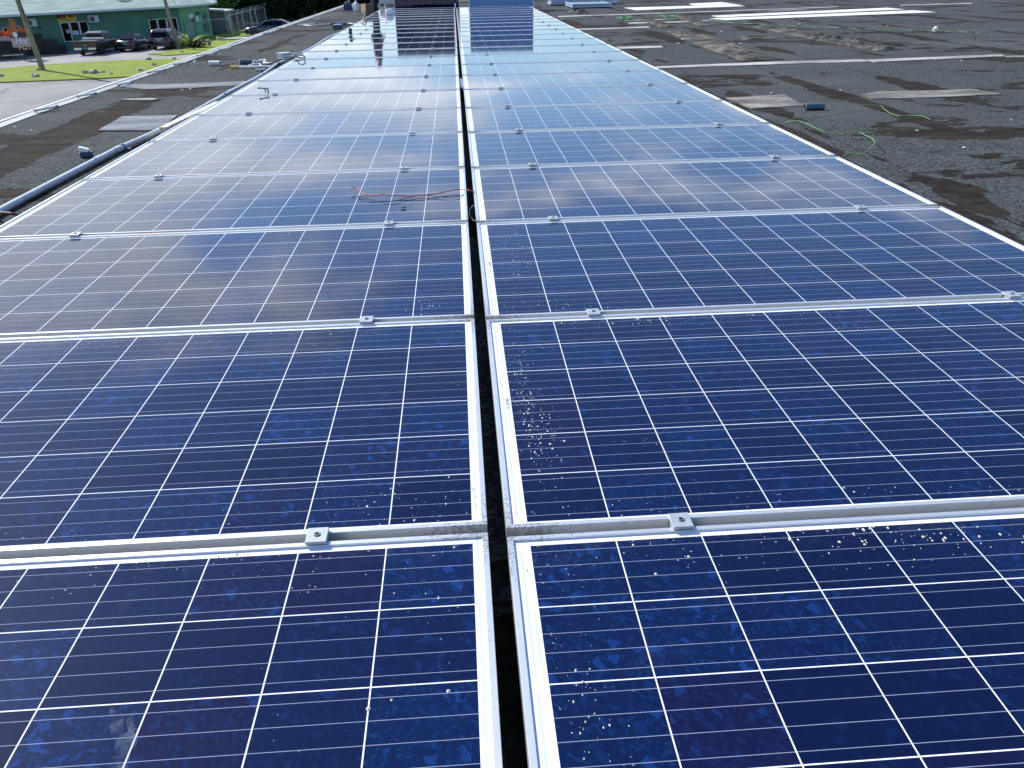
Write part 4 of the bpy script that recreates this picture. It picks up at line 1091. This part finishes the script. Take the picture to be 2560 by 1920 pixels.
for k, p in enumerate(Fp):
    q = p - Fp[0]; bm = bmesh.new(); cyl(bm, q, q + Vector((-.08, 0, FHt)), .045 if k else .06, n=8)
    if k: cyl(bm, q + Vector((-.08, 0, FHt)), q + Vector((.28, -.1, FHt + .42)), .03, n=6)
    obj('post', bm, M_GALV, fe)
bm = bmesh.new()
for a, b in zip(Fp, Fp[1:]): cyl(bm, a - Fp[0] + Vector((-.08, 0, FHt)), b - Fp[0] + Vector((-.08, 0, FHt)), .028, n=6)
obj('top_rail', bm, M_GALV, fe)
bm = bmesh.new()
for a, b in zip(Fp, Fp[1:]):
    vs = [bm.verts.new(v) for v in (a - Fp[0], b - Fp[0], b - Fp[0] + Vector((-.08, 0, FHt)), a - Fp[0] + Vector((-.08, 0, FHt)))]; bm.faces.new(vs)
obj('wire_mesh', bm, M_LINK, fe)
bm = bmesh.new()
for k in range(3):
    tube(bm, [p - Fp[0] + Vector((.05 + .1 * k, -.02, FHt + .12 + .13 * k + (.05 if i % 2 else 0))) for i, p in enumerate(Fp)], .010, 4, 4)
obj('barbed_wire', bm, M_GALV, fe)
Gp = [at(582, 91, G), at(494, 101, G), at(468, 106, G)]
ga = empty('pipe_gate', Gp[2], label='green pipe gate and top rail in front of the end wall of the green shop', category='gate')
gr = mat('dark_green_pipe', (.04, .13, .10), .5)
bm = bmesh.new(); q = [p - Gp[2] for p in Gp]
for z in (.45, 1.75): cyl(bm, q[2] + Vector((0, 0, z)), q[1] + Vector((0, 0, z)), .035, n=6)
cyl(bm, q[2], q[2] + Vector((0, 0, 1.95)), .06, n=8); cyl(bm, q[1], q[1] + Vector((0, 0, 1.95)), .06, n=8)
obj('gate_frame', bm, gr, ga)
bm = bmesh.new(); cyl(bm, q[1] + Vector((0, 0, 1.85)), q[0] + Vector((-.06, 0, 1.75)), .03, n=6); obj('top_rail', bm, M_GALV, ga)
bm = bmesh.new(); vs = [bm.verts.new(v) for v in (q[2] + Vector((0, 0, .1)), q[1] + Vector((0, 0, .1)), q[1] + Vector((0, 0, 1.75)), q[2] + Vector((0, 0, 1.75)))]; bm.faces.new(vs); obj('wire_mesh', bm, M_LINK, ga)

# ------------------------------------------------------------ poles and cables
WOOD = mat('weathered_pole_wood', (.26, .22, .16), .85, 0, .3, 2.5)
def pole(a, a2, h, r0, r1, label):
    P = at(*a, G); dist = (P - CAM).length
    # where the axis passes higher up: point on the ray of the second pixel nearest the vertical plane through the base
    d = ray(*a2); t_ = (P - CAM).to_2d().dot(CAM.to_2d() * 0 + (P - CAM).to_2d()) / d.to_2d().dot((P - CAM).to_2d()); Q = CAM + d * t_
    dr = (Q - P).normalized(); o = empty('utility_pole', P, label=label, category='utility pole', group='leaning wooden utility poles')
    bm = bmesh.new(); cyl(bm, dr * -.2, dr * h, r0, r1, 14); obj('pole_shaft', bm, WOOD, o, smooth=False)
    bm = bmesh.new(); box(bm, dr * (h - .7), (2.2, .1, .12)); obj('crossarm', bm, WOOD, o)
    bm = bmesh.new()
    for sx in (-.95, -.3, .95): lathe(bm, [(.05, 0), (.07, .06), (.04, .14)], 8, Matrix.Translation(dr * (h - .7) + Vector((sx, 0, .06))))
    obj('insulator', bm, M_PVCD, o)
    return o, P, dr
o1, P1_, d1_ = pole((108, 178), (44, 0), 9.5, .20, .13, 'leaning wooden utility pole standing on the bright lawn, the near one')
bm = bmesh.new(); tube(bm, [d1_ * 3.2 + Vector((.12, -.12, 0)), d1_ * 6 + Vector((.17, -.16, 0)), d1_ * 9.2 + Vector((.14, -.1, 0))], .025, 6, 4); obj('ground_cable', bm, M_BLK, o1)
o2, P2_, d2_ = pole((446, 122), (412, 0), 9.5, .17, .11, 'leaning wooden utility pole beside the minivan, the far one')
o = empty('stump', at(97, 178, G), 0, label='small dark stump at the foot of the near pole', category='stump')
bm = bmesh.new(); lathe(bm, [(.2, 0), (.17, .12), (.1, .17)], 9); obj('stump', bm, BARK, o)
oc_ = empty('overhead_cable', P1_ + d1_ * 8.4, label='black cable strung high between the two utility poles', category='cable')
A_ = P1_ + d1_ * 8.4; B_ = P2_ + d2_ * 8.4
bm = bmesh.new(); tube(bm, [A_.lerp(B_, u) - A_ - Vector((0, 0, 3.0 * u * (1 - u))) for u in [i / 8 for i in range(9)]], .02, 6, 3); obj('strand', bm, M_BLK, oc_)
sv = empty('service_cable', P2_ + d2_ * 6.5, label='thin black service wire from the far pole down to the shop eave', category='cable')
e_ = C1 + Vector((0, 0, HW)) ; A_ = P2_ + d2_ * 6.5
bm = bmesh.new(); tube(bm, [Vector(), (e_ - A_) * .5 + Vector((0, 0, -.3)), e_ - A_], .022, 5, 5); obj('strand', bm, M_BLK, sv)
Pc = CAM + ray(312, -3) * 58
co = empty('cable_coil', Pc, label='coil of black cable hanging in front of the pale green shop roof', category='cable')
bm = bmesh.new()
for k in range(3): tube(bm, [(.55 * cos(a) * (1 - .1 * k), .1 * k, .22 * sin(a) + .05 * k) for a in [i * pi / 6 for i in range(13)]], .022, 5, 3)
tube(bm, [(0, 0, .2), (.1, 0, 1.2), (0, 0, 2.6)], .015, 5, 3)
obj('loops', bm, M_BLK, co)

# ------------------------------------------------------------ stones and the palm bush
ST = [(217, 186, .9), (238, 186, 1.3), (258, 184, .6), (278, 188, .5), (350, 180, .8), (388, 166, .7), (373, 152, 1.1), (436, 150, .6), (88, 195, 1.1), (2, 194, .9), (490, 119, 1.3), (505, 108, .9), (520, 107, 1.0), (455, 133, .6)]
s0 = None
for k, (a, b, s) in enumerate(ST):
    if s0 is None:
        bm = bmesh.new(); bmesh.ops.create_icosphere(bm, subdivisions=2, radius=.22)
        for v in bm.verts: v.co *= 1 + .5 * noise.noise(v.co * 6); v.co.z *= .8
        f = s0 = obj('stone', bm, mat('limestone', (.36, .35, .32), .9, 0, .4, 6))
    else: f = s0.copy(); COL.objects.link(f)
    f.location = at(a, b, G) + Vector((0, 0, .12)); f.scale = (s * 1.2, s, s); f.rotation_euler = (0, 0, k * 1.3)
    f['label'] = ['pale stone in the middle of the bright lawn', 'largest pale stone on the bright lawn, beside the pole shadow'][k == 1] if k < 2 else 'rough pale stone lying in the grass across the street'
    f['category'] = 'stone'; f['group'] = 'stones on the grass' if k > 1 else 'stones near the pole shadow'
o = empty('concrete_slab', at(585, 100, G), .4, label='broken pale concrete slab at the edge of the grass by the saloon car', category='slab')
bm = bmesh.new(); box(bm, (0, 0, .12), (3.2, 1.6, .14)); box(bm, (-1.2, -.2, .22), (1.0, .7, .16), Matrix.Rotation(.2, 3, 'Y')); obj('concrete', bm, mat('pale_concrete', (.42, .41, .38), .9, 0, .2, 2), o, bevel=.03)
PB = at(476, 120, G)
pb = empty('palm_bush', PB, label='low yellowish green palm bush beside the far pole', category='palm')
bm = bmesh.new(); rr = random.Random(2)
for k in range(46):
    a = rr.uniform(0, 2 * pi); L = rr.uniform(1.0, 2.0); up = rr.uniform(.35, 1.4); prev = None
    for j in range(9):
        u = j / 8; p = Vector((cos(a) * L * u * cos(up * (1 - u * .6)), sin(a) * L * u * cos(up * (1 - u * .6)), .15 + L * sin(up) * u * (1 - .45 * u)))
        wd = .20 * (1 - u) + .05; side = Vector((-sin(a), cos(a), -.25)) * wd
        side2 = Vector((-sin(a), cos(a), .25)) * wd
        if prev is not None:
            q0, q1 = prev, p
            bm.faces.new([bm.verts.new(v) for v in (q0, q1, q1 + side * .8 + (q1 - q0) * .5)])
            bm.faces.new([bm.verts.new(v) for v in (q0, q1, q1 - side2 * .8 + (q1 - q0) * .5)])
        prev = p
obj('frond', bm, leaf_mat('yellow_green_fronds', (.28, .32, .04), (.46, .44, .08)), pb)
bm = bmesh.new(); lathe(bm, [(.35, 0), (.3, .25), (.12, .45)], 10); obj('trunk', bm, BARK, pb)
o = empty('low_shrub', at(500, 120, G), label='low dark shrub right of the palm bush', category='shrub')
bm = bmesh.new(); leaves(bm, Vector((0, 0, .35)), (1.2, .9, .35), 500, .22, random.Random(3)); obj('foliage', bm, LEAF_D, o)
bm = bmesh.new(); cyl(bm, (0, 0, 0), (0, 0, .5), .06, n=6); obj('stem', bm, BARK, o)

# ------------------------------------------------------------ vehicles
def loft(bm, secs):
    """secs: list of rings (same count)"""
    R = [[bm.verts.new(v) for v in s] for s in secs]; n = len(R[0])
    for A, B in zip(R, R[1:]):
        for j in range(n): bm.faces.new((A[j], A[(j + 1) % n], B[(j + 1) % n], B[j]))
    bm.faces.new(R[0][::-1]); bm.faces.new(R[-1]); bmesh.ops.recalc_face_normals(bm, faces=bm.faces)
def sec(y, w_, z0, z1, r=.12, wt=None):
    wt = w_ if wt is None else wt; r = min(r, (z1 - z0) * .4)
    return [(-w_ + r * .5, y, z0), (w_ - r * .5, y, z0), (w_, y, z0 + r), (w_ * .5 + wt * .5, y, (z0 + z1) / 2), (wt, y, z1 - r), (wt - r, y, z1), (-wt + r, y, z1), (-wt, y, z1 - r), (-w_ * .5 - wt * .5, y, (z0 + z1) / 2), (-w_, y, z0 + r)]
def wheel(o, x, y, r, w_=.22):
    s = 1 if x > 0 else -1
    e = empty('wheel', (x, y, r)); e.parent = o
    M_ = Matrix.Rotation(pi / 2 * s, 4, 'Y')
    bm = bmesh.new(); lathe(bm, [(r * .6, 0), (r * .92, 0), (r, .03), (r, w_ - .03), (r * .92, w_), (r * .62, w_), (r * .6, w_ - .03)], 22, M_ @ Matrix.Translation((0, 0, -w_ + .02))); obj('tyre', bm, M_BLK, e)
    bm = bmesh.new(); lathe(bm, [(r * .61, 0), (r * .58, .02), (r * .3, .012), (r * .1, .03)], 12, M_ @ Matrix.Translation((0, 0, -.035)))
    obj('rim', bm, mat('rim_alloy', (.38, .40, .42), .3, .8), e)
RED = mat('tail_lens_red', (.35, .015, .02), .25); PLATE = mat('teal_plate', (.03, .33, .38), .5); CHROME = mat('chrome', (.75, .77, .8), .15, .9)
CGLASS = mat('car_glass', (.004, .005, .008), .10, 0, spec=.3)
def vquad(bm, pts, th=.012):
    vs = [bm.verts.new(p) for p in pts]; f = bm.faces.new(vs); bmesh.ops.solidify(bm, geom=[f], thickness=th)
def vehicle(kind, name, P, rz, paint, label, sc=1.0):
    """local: +y forward, origin at rear centre on the ground"""
    o = empty(name, P, rz, label=label, category={'pickup': 'pickup truck', 'sedan': 'car', 'van': 'minivan'}[kind]); o.scale = (sc,) * 3
    if kind == 'pickup':
        W_, L, wb0, wb1, wr = .99, 5.8, 1.25, 4.75, .39
        bm = bmesh.new()
        loft(bm, [sec(.02, W_ - .03, .55, 1.14, .06), sec(.12, W_, .5, 1.16, .06), sec(2.3, W_, .45, 1.16, .06)])
        # hollow bed look: raise walls
        for sx in (-1, 1): box(bm, (sx * (W_ - .05), 1.15, 1.185), (.09, 2.25, .06))
        box(bm, (0, .06, 1.185), (W_ * 2 - .08, .08, .06))
        loft(bm, [sec(2.28, W_, .45, 1.16), sec(4.3, W_, .42, 1.16), sec(5.2, W_ - .02, .42, 1.12), sec(5.7, W_ - .08, .45, 1.02), sec(5.8, W_ - .16, .5, .9)])
        gh = [(2.32, 1.14, .92, .92), (2.38, 1.75, .9, .76), (2.8, 1.87, .9, .74), (3.7, 1.86, .9, .73), (4.1, 1.7, .9, .76), (4.65, 1.14, .92, .9)]
        obj('body', bm, paint, o, smooth=False, bevel=.02)
        obj('bed_floor', wloc(-W_ + .12, W_ - .12, 1.163, 1.175, .12, 2.2), M_BLK, o)
        obj('tool_chest', wloc(-W_ + .06, W_ - .06, 1.22, 1.36, 1.9, 2.25), mat('white_trim'), o, bevel=.02)
        belt = 1.16; roofz = 1.87
    elif kind == 'sedan':
        W_, L, wb0, wb1, wr = .90, 4.8, 1.05, 3.8, .33
        bm = bmesh.new(); loft(bm, [sec(0, .70, .42, .86), sec(.12, .84, .28, .98), sec(.9, W_, .22, 1.0), (sec(1.6, W_, .2, .98)), sec(3.2, W_, .2, .94), sec(4.2, .87, .22, .86), sec(4.65, .78, .26, .74), sec(4.8, .62, .34, .62)])
        gh = [(.45, .97, .80, .78), (1.0, 1.30, .78, .62), (1.5, 1.44, .78, .58), (2.3, 1.46, .78, .58), (2.8, 1.34, .78, .62), (3.55, .94, .80, .76)]
        obj('body', bm, paint, o, smooth=True); belt = .98; roofz = 1.46
    else:
        W_, L, wb0, wb1, wr = .97, 5.0, .95, 4.0, .34
        bm = bmesh.new(); loft(bm, [sec(0, .80, .42, .95), sec(.1, .92, .3, 1.05), sec(.8, W_, .25, 1.06), sec(3.6, W_, .25, 1.04), sec(4.4, .94, .27, .98), sec(4.85, .82, .32, .82), sec(5.0, .7, .4, .7)])
        gh = [(.06, 1.04, .86, .86), (.22, 1.55, .84, .76), (.45, 1.72, .84, .70), (1.5, 1.77, .84, .68), (2.8, 1.72, .84, .68), (3.1, 1.62, .84, .72), (4.1, 1.02, .88, .84)]
        obj('body', bm, paint, o, smooth=True); belt = 1.04; roofz = 1.76
    bm = bmesh.new(); secs = []
    for (y, z, wb_, wt) in gh:
        z = max(z, belt + .02); secs.append([(-wb_, y, belt - .06), (wb_, y, belt - .06), (wt + (wb_ - wt) * .25, y, belt + (z - belt) * .75), (wt * .92, y, z), (-wt * .92, y, z), (-(wt + (wb_ - wt) * .25), y, belt + (z - belt) * .75)])
    loft(bm, secs); obj('cabin', bm, paint, o, smooth=False, bevel=.03)
    # rear window, windscreen, side windows
    g0, g1 = gh[0], gh[1]
    def P3(g, fz, s, off): # point on the cabin surface
        z = belt + (g[1] - belt) * fz; wv = g[2] + (g[3] - g[2]) * fz; return Vector((s * wv, g[0], z))
    bm = bmesh.new(); a, b = gh[0], gh[1]
    n_ = Vector((0, -(b[1] - a[1]), (b[0] - a[0]))).normalized()
    lo_ = Vector((0, a[0], max(a[1], belt + .02))); hi_ = Vector((0, b[0], b[1]))
    if kind == 'sedan': hi_ = Vector((0, gh[2][0], gh[2][1])); n_ = Vector((0, -(hi_.z - lo_.z), hi_.y - lo_.y)).normalized(); lift = .07
    else: lift = .015
    l2 = lo_.lerp(hi_, .12); h2 = lo_.lerp(hi_, .88)
    vquad(bm, [l2 + n_ * lift + Vector((-a[2] * .86, 0, 0)), l2 + n_ * lift + Vector((a[2] * .86, 0, 0)), h2 + n_ * lift + Vector((b[3] * .88, 0, 0)), h2 + n_ * lift + Vector((-b[3] * .88, 0, 0))])
    obj('rear_window', bm, CGLASS, o)
    bm = bmesh.new(); a, b = gh[-1], gh[-2]; lo_ = Vector((0, a[0], belt + .02)); hi_ = Vector((0, b[0], b[1])); n_ = Vector((0, hi_.z - lo_.z, lo_.y - hi_.y)).normalized()
    l2 = lo_.lerp(hi_, .1); h2 = lo_.lerp(hi_, .92)
    vquad(bm, [l2 + n_ * .015 + Vector((-a[2] * .9, 0, 0)), l2 + n_ * .015 + Vector((a[2] * .9, 0, 0)), h2 + n_ * .015 + Vector((b[3] * .9, 0, 0)), h2 + n_ * .015 + Vector((-b[3] * .9, 0, 0))])
    obj('windscreen', bm, CGLASS, o)
    ya_, yb_ = gh[1][0] + .12, gh[-2][0]; ys_ = [ya_, (ya_ + yb_) / 2 - .03, (ya_ + yb_) / 2 + .03, yb_ + .35]
    for s in (-1, 1):
        for q0, q1, t0, t1 in ((ys_[0], ys_[1], 0, 0), (ys_[2], ys_[3], 0, -.38)):
            bm = bmesh.new(); zt = belt + (roofz - belt) * .70
            wt_ = gh[2][3] + (gh[2][2] - gh[2][3]) * .25 + .035; wb_ = gh[2][2] + .015
            pts = [(s * wb_, q0, belt + .03), (s * wb_, q1, belt + .03), (s * wt_, q1 + t1, zt), (s * wt_, q0 + (.14 if t1 == 0 else 0), zt)]
            vquad(bm, pts if s > 0 else pts[::-1]); obj('side_window', bm, CGLASS, o)
    for s in (-1, 1):
        for y in (wb0, wb1): wheel(o, s * (W_ + .01), y, wr)
        for y in (wb0, wb1):
            bm = bmesh.new(); cyl(bm, (s * (W_ - .2), y, wr), (s * (W_ + .004), y, wr), wr + .06, n=20); obj('wheel_arch', bm, M_BLK, o)
    tz = {'pickup': (.86, 1.12), 'sedan': (.74, .92), 'van': (.78, 1.02)}[kind]
    for s in (-1, 1):
        obj('tail_light', wloc(s * (W_ - .13) - .075, s * (W_ - .13) + .075, tz[0], tz[1], -.03, .2), RED, o, bevel=.02)
        obj('headlight', wloc(s * (W_ - .26) - .12, s * (W_ - .26) + .12, .60, .74, L - .32, L - .10), mat('headlight_clear', (.7, .72, .74), .15), o, bevel=.02)
        bm = bmesh.new(); box(bm, (s * (W_ + .09), ys_[3] - .1, belt + .08), (.2, .1, .14)); obj('wing_mirror', bm, paint, o, bevel=.02)
        for yy in ((ys_[0] + ys_[1]) / 2 - .2, (ys_[2] + ys_[3]) / 2 - .2):
            bm = bmesh.new(); box(bm, (s * (W_ + .012), yy, belt - .14), (.02, .18, .03)); obj('door_handle', bm, CHROME, o)
    pz = {'pickup': .62, 'sedan': .80, 'van': .86}[kind]
    obj('licence_plate', wloc(-.18, .18, pz - .07, pz + .07, -.045, -.03), PLATE, o)
    if kind == 'pickup':
        for s in (-1, 1): obj('rear_bumper', wloc(min(s * .28, s * .97), max(s * .28, s * .97), .50, .68, -.16, -.02), CHROME, o, bevel=.02)
        obj('tailgate_handle', wloc(-.16, .16, .98, 1.10, -.012, .02), M_BLK, o)
        obj('badge', wloc(-.10, .10, .86, .92, -.012, .02), mat('gold_badge', (.55, .42, .15), .3, .8), o)
        bm = bmesh.new(); box(bm, (0, 2.3, .42), (1.5, 4.2, .14)); obj('chassis', bm, M_BLK, o)
    else:
        obj('rear_bumper', wloc(-W_ + .1, W_ - .1, .30, .52, -.07, .1), paint, o, bevel=.05)
        obj('trim_strip', wloc(-.42, .42, pz + .10, pz + .135, -.035, .06), CHROME, o)
    return o
NAVY = mat('dark_navy_paint', (.012, .016, .035), .25, .3, coat=.5)
GREYP = mat('dark_grey_paint', (.022, .023, .027), .35, .2, coat=.5)
BLACKP = mat('black_paint', (.008, .009, .012), .2, .2, coat=.5)
BLUEP = mat('slate_blue_paint', (.03, .045, .065), .25, .5, coat=.5)
def rear_at(px, py, W_, wb0, rz):
    P = at(px, py, G); R = Matrix.Rotation(rz, 3, 'Z'); return P - R @ Vector((-W_ + .1, wb0 - .2, 0))
vehicle('pickup', 'pickup_truck', rear_at(205, 137, .99, 1.25, -.02), -.02, GREYP,  'dark grey pickup truck with open bed parked below the yellow sign', .95)
vehicle('sedan', 'parked_car', rear_at(303, 129, .90, 1.05, -.03), -.03, BLACKP, 'black saloon parked between the pickup truck and the minivan', .95)
vehicle('van', 'minivan', rear_at(386, 124, .97, .95, 0), 0, NAVY, 'dark blue minivan parked behind the far leaning pole', .97)
sP = at(604, 92, G) ; hd = math.atan2(-.05, -1)
ang = pi / 2 + .02
R_s = Matrix.Rotation(ang, 3, 'Z')
vehicle('sedan', 'parked_car', at(613, 93, G) - R_s @ Vector((.0, 4.75 * 1.12, 0)) + Vector((0, .9, 0)), ang, BLUEP, 'slate blue saloon parked side-on in front of the wire fence', 1.12)

# ------------------------------------------------------------ food trailer with flames and sign at the left edge
TP = at(12, 149, G); TA = math.atan2(e1.y, e1.x) * .55
tr = empty('food_trailer', TP, TA, label='black slatted food trailer with a row of orange flames on top, at the left edge', category='trailer')
DK = mat('black_slats', (.012, .015, .017), .6)
bm = bmesh.new()
for k in range(26): box(bm, (-3.8 + k * .23, -.02, 1.0), (.16, .04, .85))
box(bm, (-1.3, .7, 1.0), (6.2, 1.3, .8)); box(bm, (-1.3, .7, .5), (6.4, 1.5, .12))
obj('body', bm, DK, tr)
bm = bmesh.new()
for k in range(3): box(bm, (-3.3 + k * 2.0, -.1, .32), (1.6, .05, .08))
obj('skirt_bar', bm, mat('pale_bar', (.6, .58, .52), .5), tr)
for sx in (-2.2, .4):
    bm = bmesh.new(); lathe(bm, [(.2, 0), (.36, .02), (.36, .2), (.2, .22)], 18, Matrix.Translation((sx, .25, .36)) @ Matrix.Rotation(pi / 2, 4, 'X')); obj('wheel', bm, M_BLK, tr)
bm = bmesh.new(); box(bm, (-1.2, -.03, 1.62), (4.2, .05, .32)); obj('price_board', bm, mat('pink_board', (.42, .33, .36), .6, 0, .4, 3), tr)
bm = bmesh.new(); rr = random.Random(4)
for k in range(80):
    x = -3.4 + k * .058 + rr.uniform(-.05, .05); h = rr.uniform(.3, .62); w_ = rr.uniform(.06, .14); y = rr.uniform(-.1, .2); tip = rr.uniform(-.12, .12)
    b4 = [bm.verts.new(v) for v in ((x - w_, y, 1.75), (x + w_, y, 1.75), (x + w_ * .8 + tip * .4, y - .03, 1.75 + h * .5), (x + tip, y, 1.75 + h), (x - w_ * .8 + tip * .3, y + .03, 1.75 + h * .45))]
    bm.faces.new(b4)
bmesh.ops.solidify(bm, geom=bm.faces[:], thickness=.02)
obj('flame_trim', bm, mat('orange_flames', (.75, .16, .03), .5, 0, .6, 2.5), tr)
# sign: pot with flames and the words
SP = on_wall(50, 100, TP + Vector((0, -1.0, 0)), Vector((0, -1, 0)))
hs = empty('painted_sign', (SP.x, SP.y, G), TA, label='cut-out flame and pot sign lettered Hot POT in front of the food trailer', category='sign')
bm = bmesh.new(); rr = random.Random(9)
for k in range(16):
    a = -.7 + k * .1; h = .9 + .9 * math.exp(-((a + .25) / .28) ** 2) * rr.uniform(.7, 1.1)
    bm.faces.new([bm.verts.new(v) for v in ((a - .12, 0.03 + .002 * k, 1.7), (a + .12, .03 + .002 * k, 1.7), (a + .1, .03, 1.75 + h * .4), (a + rr.uniform(-.1, .1), .03, 1.7 + h), (a - .1, .03, 1.75 + h * .35))])
bmesh.ops.solidify(bm, geom=bm.faces[:], thickness=.02)
obj('flames', bm, mat('rust_flames', (.55, .16, .06), .6, 0, .5, 3), hs)
bm = bmesh.new(); lathe(bm, [(.30, 0), (.36, .05), (.36, .3), (.3, .34)], 20, Matrix.Translation((.25, .0, 1.75)) @ Matrix.Diagonal((1, .15, 1, 1))); obj('pot', bm, mat('dark_pot', (.03, .02, .02), .5), hs)
bm = bmesh.new(); bmesh.ops.create_uvsphere(bm, u_segments=16, v_segments=8, radius=.2, matrix=Matrix.Translation((-.28, -.03, 1.95)) @ Matrix.Diagonal((1, .15, 1, 1))); obj('steam_puff', bm, mat('pale_steam', (.70, .72, .78), .6), hs)
obj('board', wloc(-.75, .95, 1.0, 1.72, -.02, .02), mat('pink_board'), hs)
obj('post', wloc(-.05, .05, 0, 1.2, .025, .08), DK, hs)
def text(s, size, loc, m, parent, name, ext=.02, shear=0):
    cu = bpy.data.curves.new(name, 'FONT'); cu.body = s; cu.size = size; cu.extrude = ext; cu.shear = shear; cu.offset = size * .02; cu.align_x = 'CENTER'
    tmp = bpy.data.objects.new(name + '_t', cu); COL.objects.link(tmp)
    bpy.context.view_layer.update()
    me = bpy.data.meshes.new_from_object(tmp.evaluated_get(bpy.context.evaluated_depsgraph_get()))
    bpy.data.objects.remove(tmp); bpy.data.curves.remove(cu)
    me.materials.clear(); me.materials.append(m)
    for v in me.vertices: v.co = Vector((v.co.x, -v.co.z, v.co.y)) + Vector(loc)
    o = bpy.data.objects.new(name, me); COL.objects.link(o); o.parent = parent; return o
hs.scale = (.85, .85, 1.0)
text('Hot', .66, (.05, -.05, 1.25), mat('white_letters', (.72, .70, .76), .5), hs, 'lettering', shear=.3)
text('POT', .58, (.25, -.07, .80), mat('tan_letters', (.62, .42, .26), .5), hs, 'lettering')
o = empty('stepped_planter', at(88, 139, G), TA, label='black stepped crates standing against the green wall behind the near pole', category='crates')
bm = bmesh.new(); box(bm, (.2, .6, .85), (1.5, .9, 1.7)); box(bm, (1.5, .6, .6), (1.1, .9, 1.2)); box(bm, (2.3, .6, .35), (.6, .8, .7)); obj('crates', bm, DK, o, bevel=.03)

# ------------------------------------------------------------ person standing at the far end
def skin_mesh(name, verts, edges, radii, m, parent, root=0, sub=2):
    me = bpy.data.meshes.new(name); me.from_pydata([Vector(v) for v in verts], edges, []); me.materials.append(m)
    o = bpy.data.objects.new(name, me); COL.objects.link(o); o.parent = parent
    md = o.modifiers.new('skin', 'SKIN'); md.use_smooth_shade = True
    sv_ = me.skin_vertices[0].data
    for i, r in enumerate(radii):
        sv_[i].radius = (r, r) if not isinstance(r, tuple) else r; sv_[i].use_root = (i == root)
    md2 = o.modifiers.new('subsurf', 'SUBSURF'); md2.levels = sub; md2.render_levels = sub
    return o
PP0 = at(936, 31, RZ)
pe = empty('person', (PP0.x - .02, PP0.y + .35, RZ), .25, label='person in dark navy trousers standing behind the cardboard box, only lower legs in view', category='person')
SK = mat('skin', (.22, .11, .07), .55); TRO = mat('navy_cloth', (.012, .016, .045), .85, 0, .2, 20); SHI = mat('dark_shirt', (.03, .035, .06), .9); HAI = mat('black_hair', (.01, .01, .01), .8)
# body faces +x; y is across the hips
bv = [(0, 0, 1.0), (0, 0, 1.2), (0, 0, 1.42), (.0, 0, 1.52), (.02, 0, 1.62), (.02, 0, 1.74),
      (0, -.19, 1.42), (.03, -.25, 1.14), (.15, -.22, .93), (.19, -.21, .86), (0, .19, 1.42), (.03, .25, 1.14), (.15, .22, .93), (.19, .21, .86),
      (0, -.1, .92), (.02, -.11, .5), (0, -.11, .10), (0, .1, .92), (.02, .11, .5), (0, .11, .10)]
be = [(0, 1), (1, 2), (2, 3), (3, 4), (4, 5), (2, 6), (6, 7), (7, 8), (8, 9), (2, 10), (10, 11), (11, 12), (12, 13), (0, 14), (14, 15), (15, 16), (0, 17), (17, 18), (18, 19)]
br = [.12, .12, .13, .05, .085, .075, .055, .042, .028, .034, .055, .042, .028, .034, .085, .055, .035, .085, .055, .035]
skin_mesh('body', bv, be, br, SK, pe)
for s in (-1, 1):
    for k in range(4):
        y0 = s * .21 + (k - 1.5) * .017; x0 = .20
        ln = (.055, .065, .06, .05)[k]
        skin_mesh('finger', [(x0, y0, .85), (x0 + .015, y0, .85 - ln * .5), (x0 + .008, y0, .85 - ln)], [(0, 1), (1, 2)], [.008, .0075, .006], SK, pe, sub=1)
    skin_mesh('thumb', [(.19, s * .21 - s * .03, .875), (.205, s * .21 - s * .045, .85), (.212, s * .21 - s * .04, .82)], [(0, 1), (1, 2)], [.010, .009, .007], SK, pe, sub=1)
tv = [(0, 0, 1.02), (0, -.1, .92), (.02, -.11, .5), (0, -.115, .16), (0, -.12, .05), (0, .1, .92), (.02, .11, .5), (0, .115, .16), (0, .12, .05)]
skin_mesh('trousers', tv, [(0, 1), (1, 2), (2, 3), (3, 4), (0, 5), (5, 6), (6, 7), (7, 8)], [(.15, .17), .105, .085, .085, .10, .105, .085, .085, .10], TRO, pe)
skin_mesh('shirt', [(0, 0, .98), (0, 0, 1.2), (0, 0, 1.43), (0, -.2, 1.42), (.02, -.24, 1.22), (0, .2, 1.42), (.02, .24, 1.22)], [(0, 1), (1, 2), (2, 3), (3, 4), (2, 5), (5, 6)], [.15, .14, .145, .07, .062, .07, .062], SHI, pe)
skin_mesh('hair', [(-.01, 0, 1.70), (-.005, 0, 1.77)], [(0, 1)], [.09, .08], HAI, pe)
for s in (-1, 1):
    skin_mesh('shoe', [(-.06, s * .12, .045), (.08, s * .12, .04), (.19, s * .12, .03)], [(0, 1), (1, 2)], [.05, .045, .036], M_BLK, pe)
bm = bmesh.new(); cyl(bm, (.10, 0, 1.66), (.135, 0, 1.655), .018, .012, 8); obj('nose', bm, SK, pe)
bm = bmesh.new()
for s in (-1, 1): bmesh.ops.create_uvsphere(bm, u_segments=8, v_segments=6, radius=.011, matrix=Matrix.Translation((.098, s * .032, 1.685)))
obj('eyes', bm, mat('eye_white', (.5, .5, .5), .3), pe)
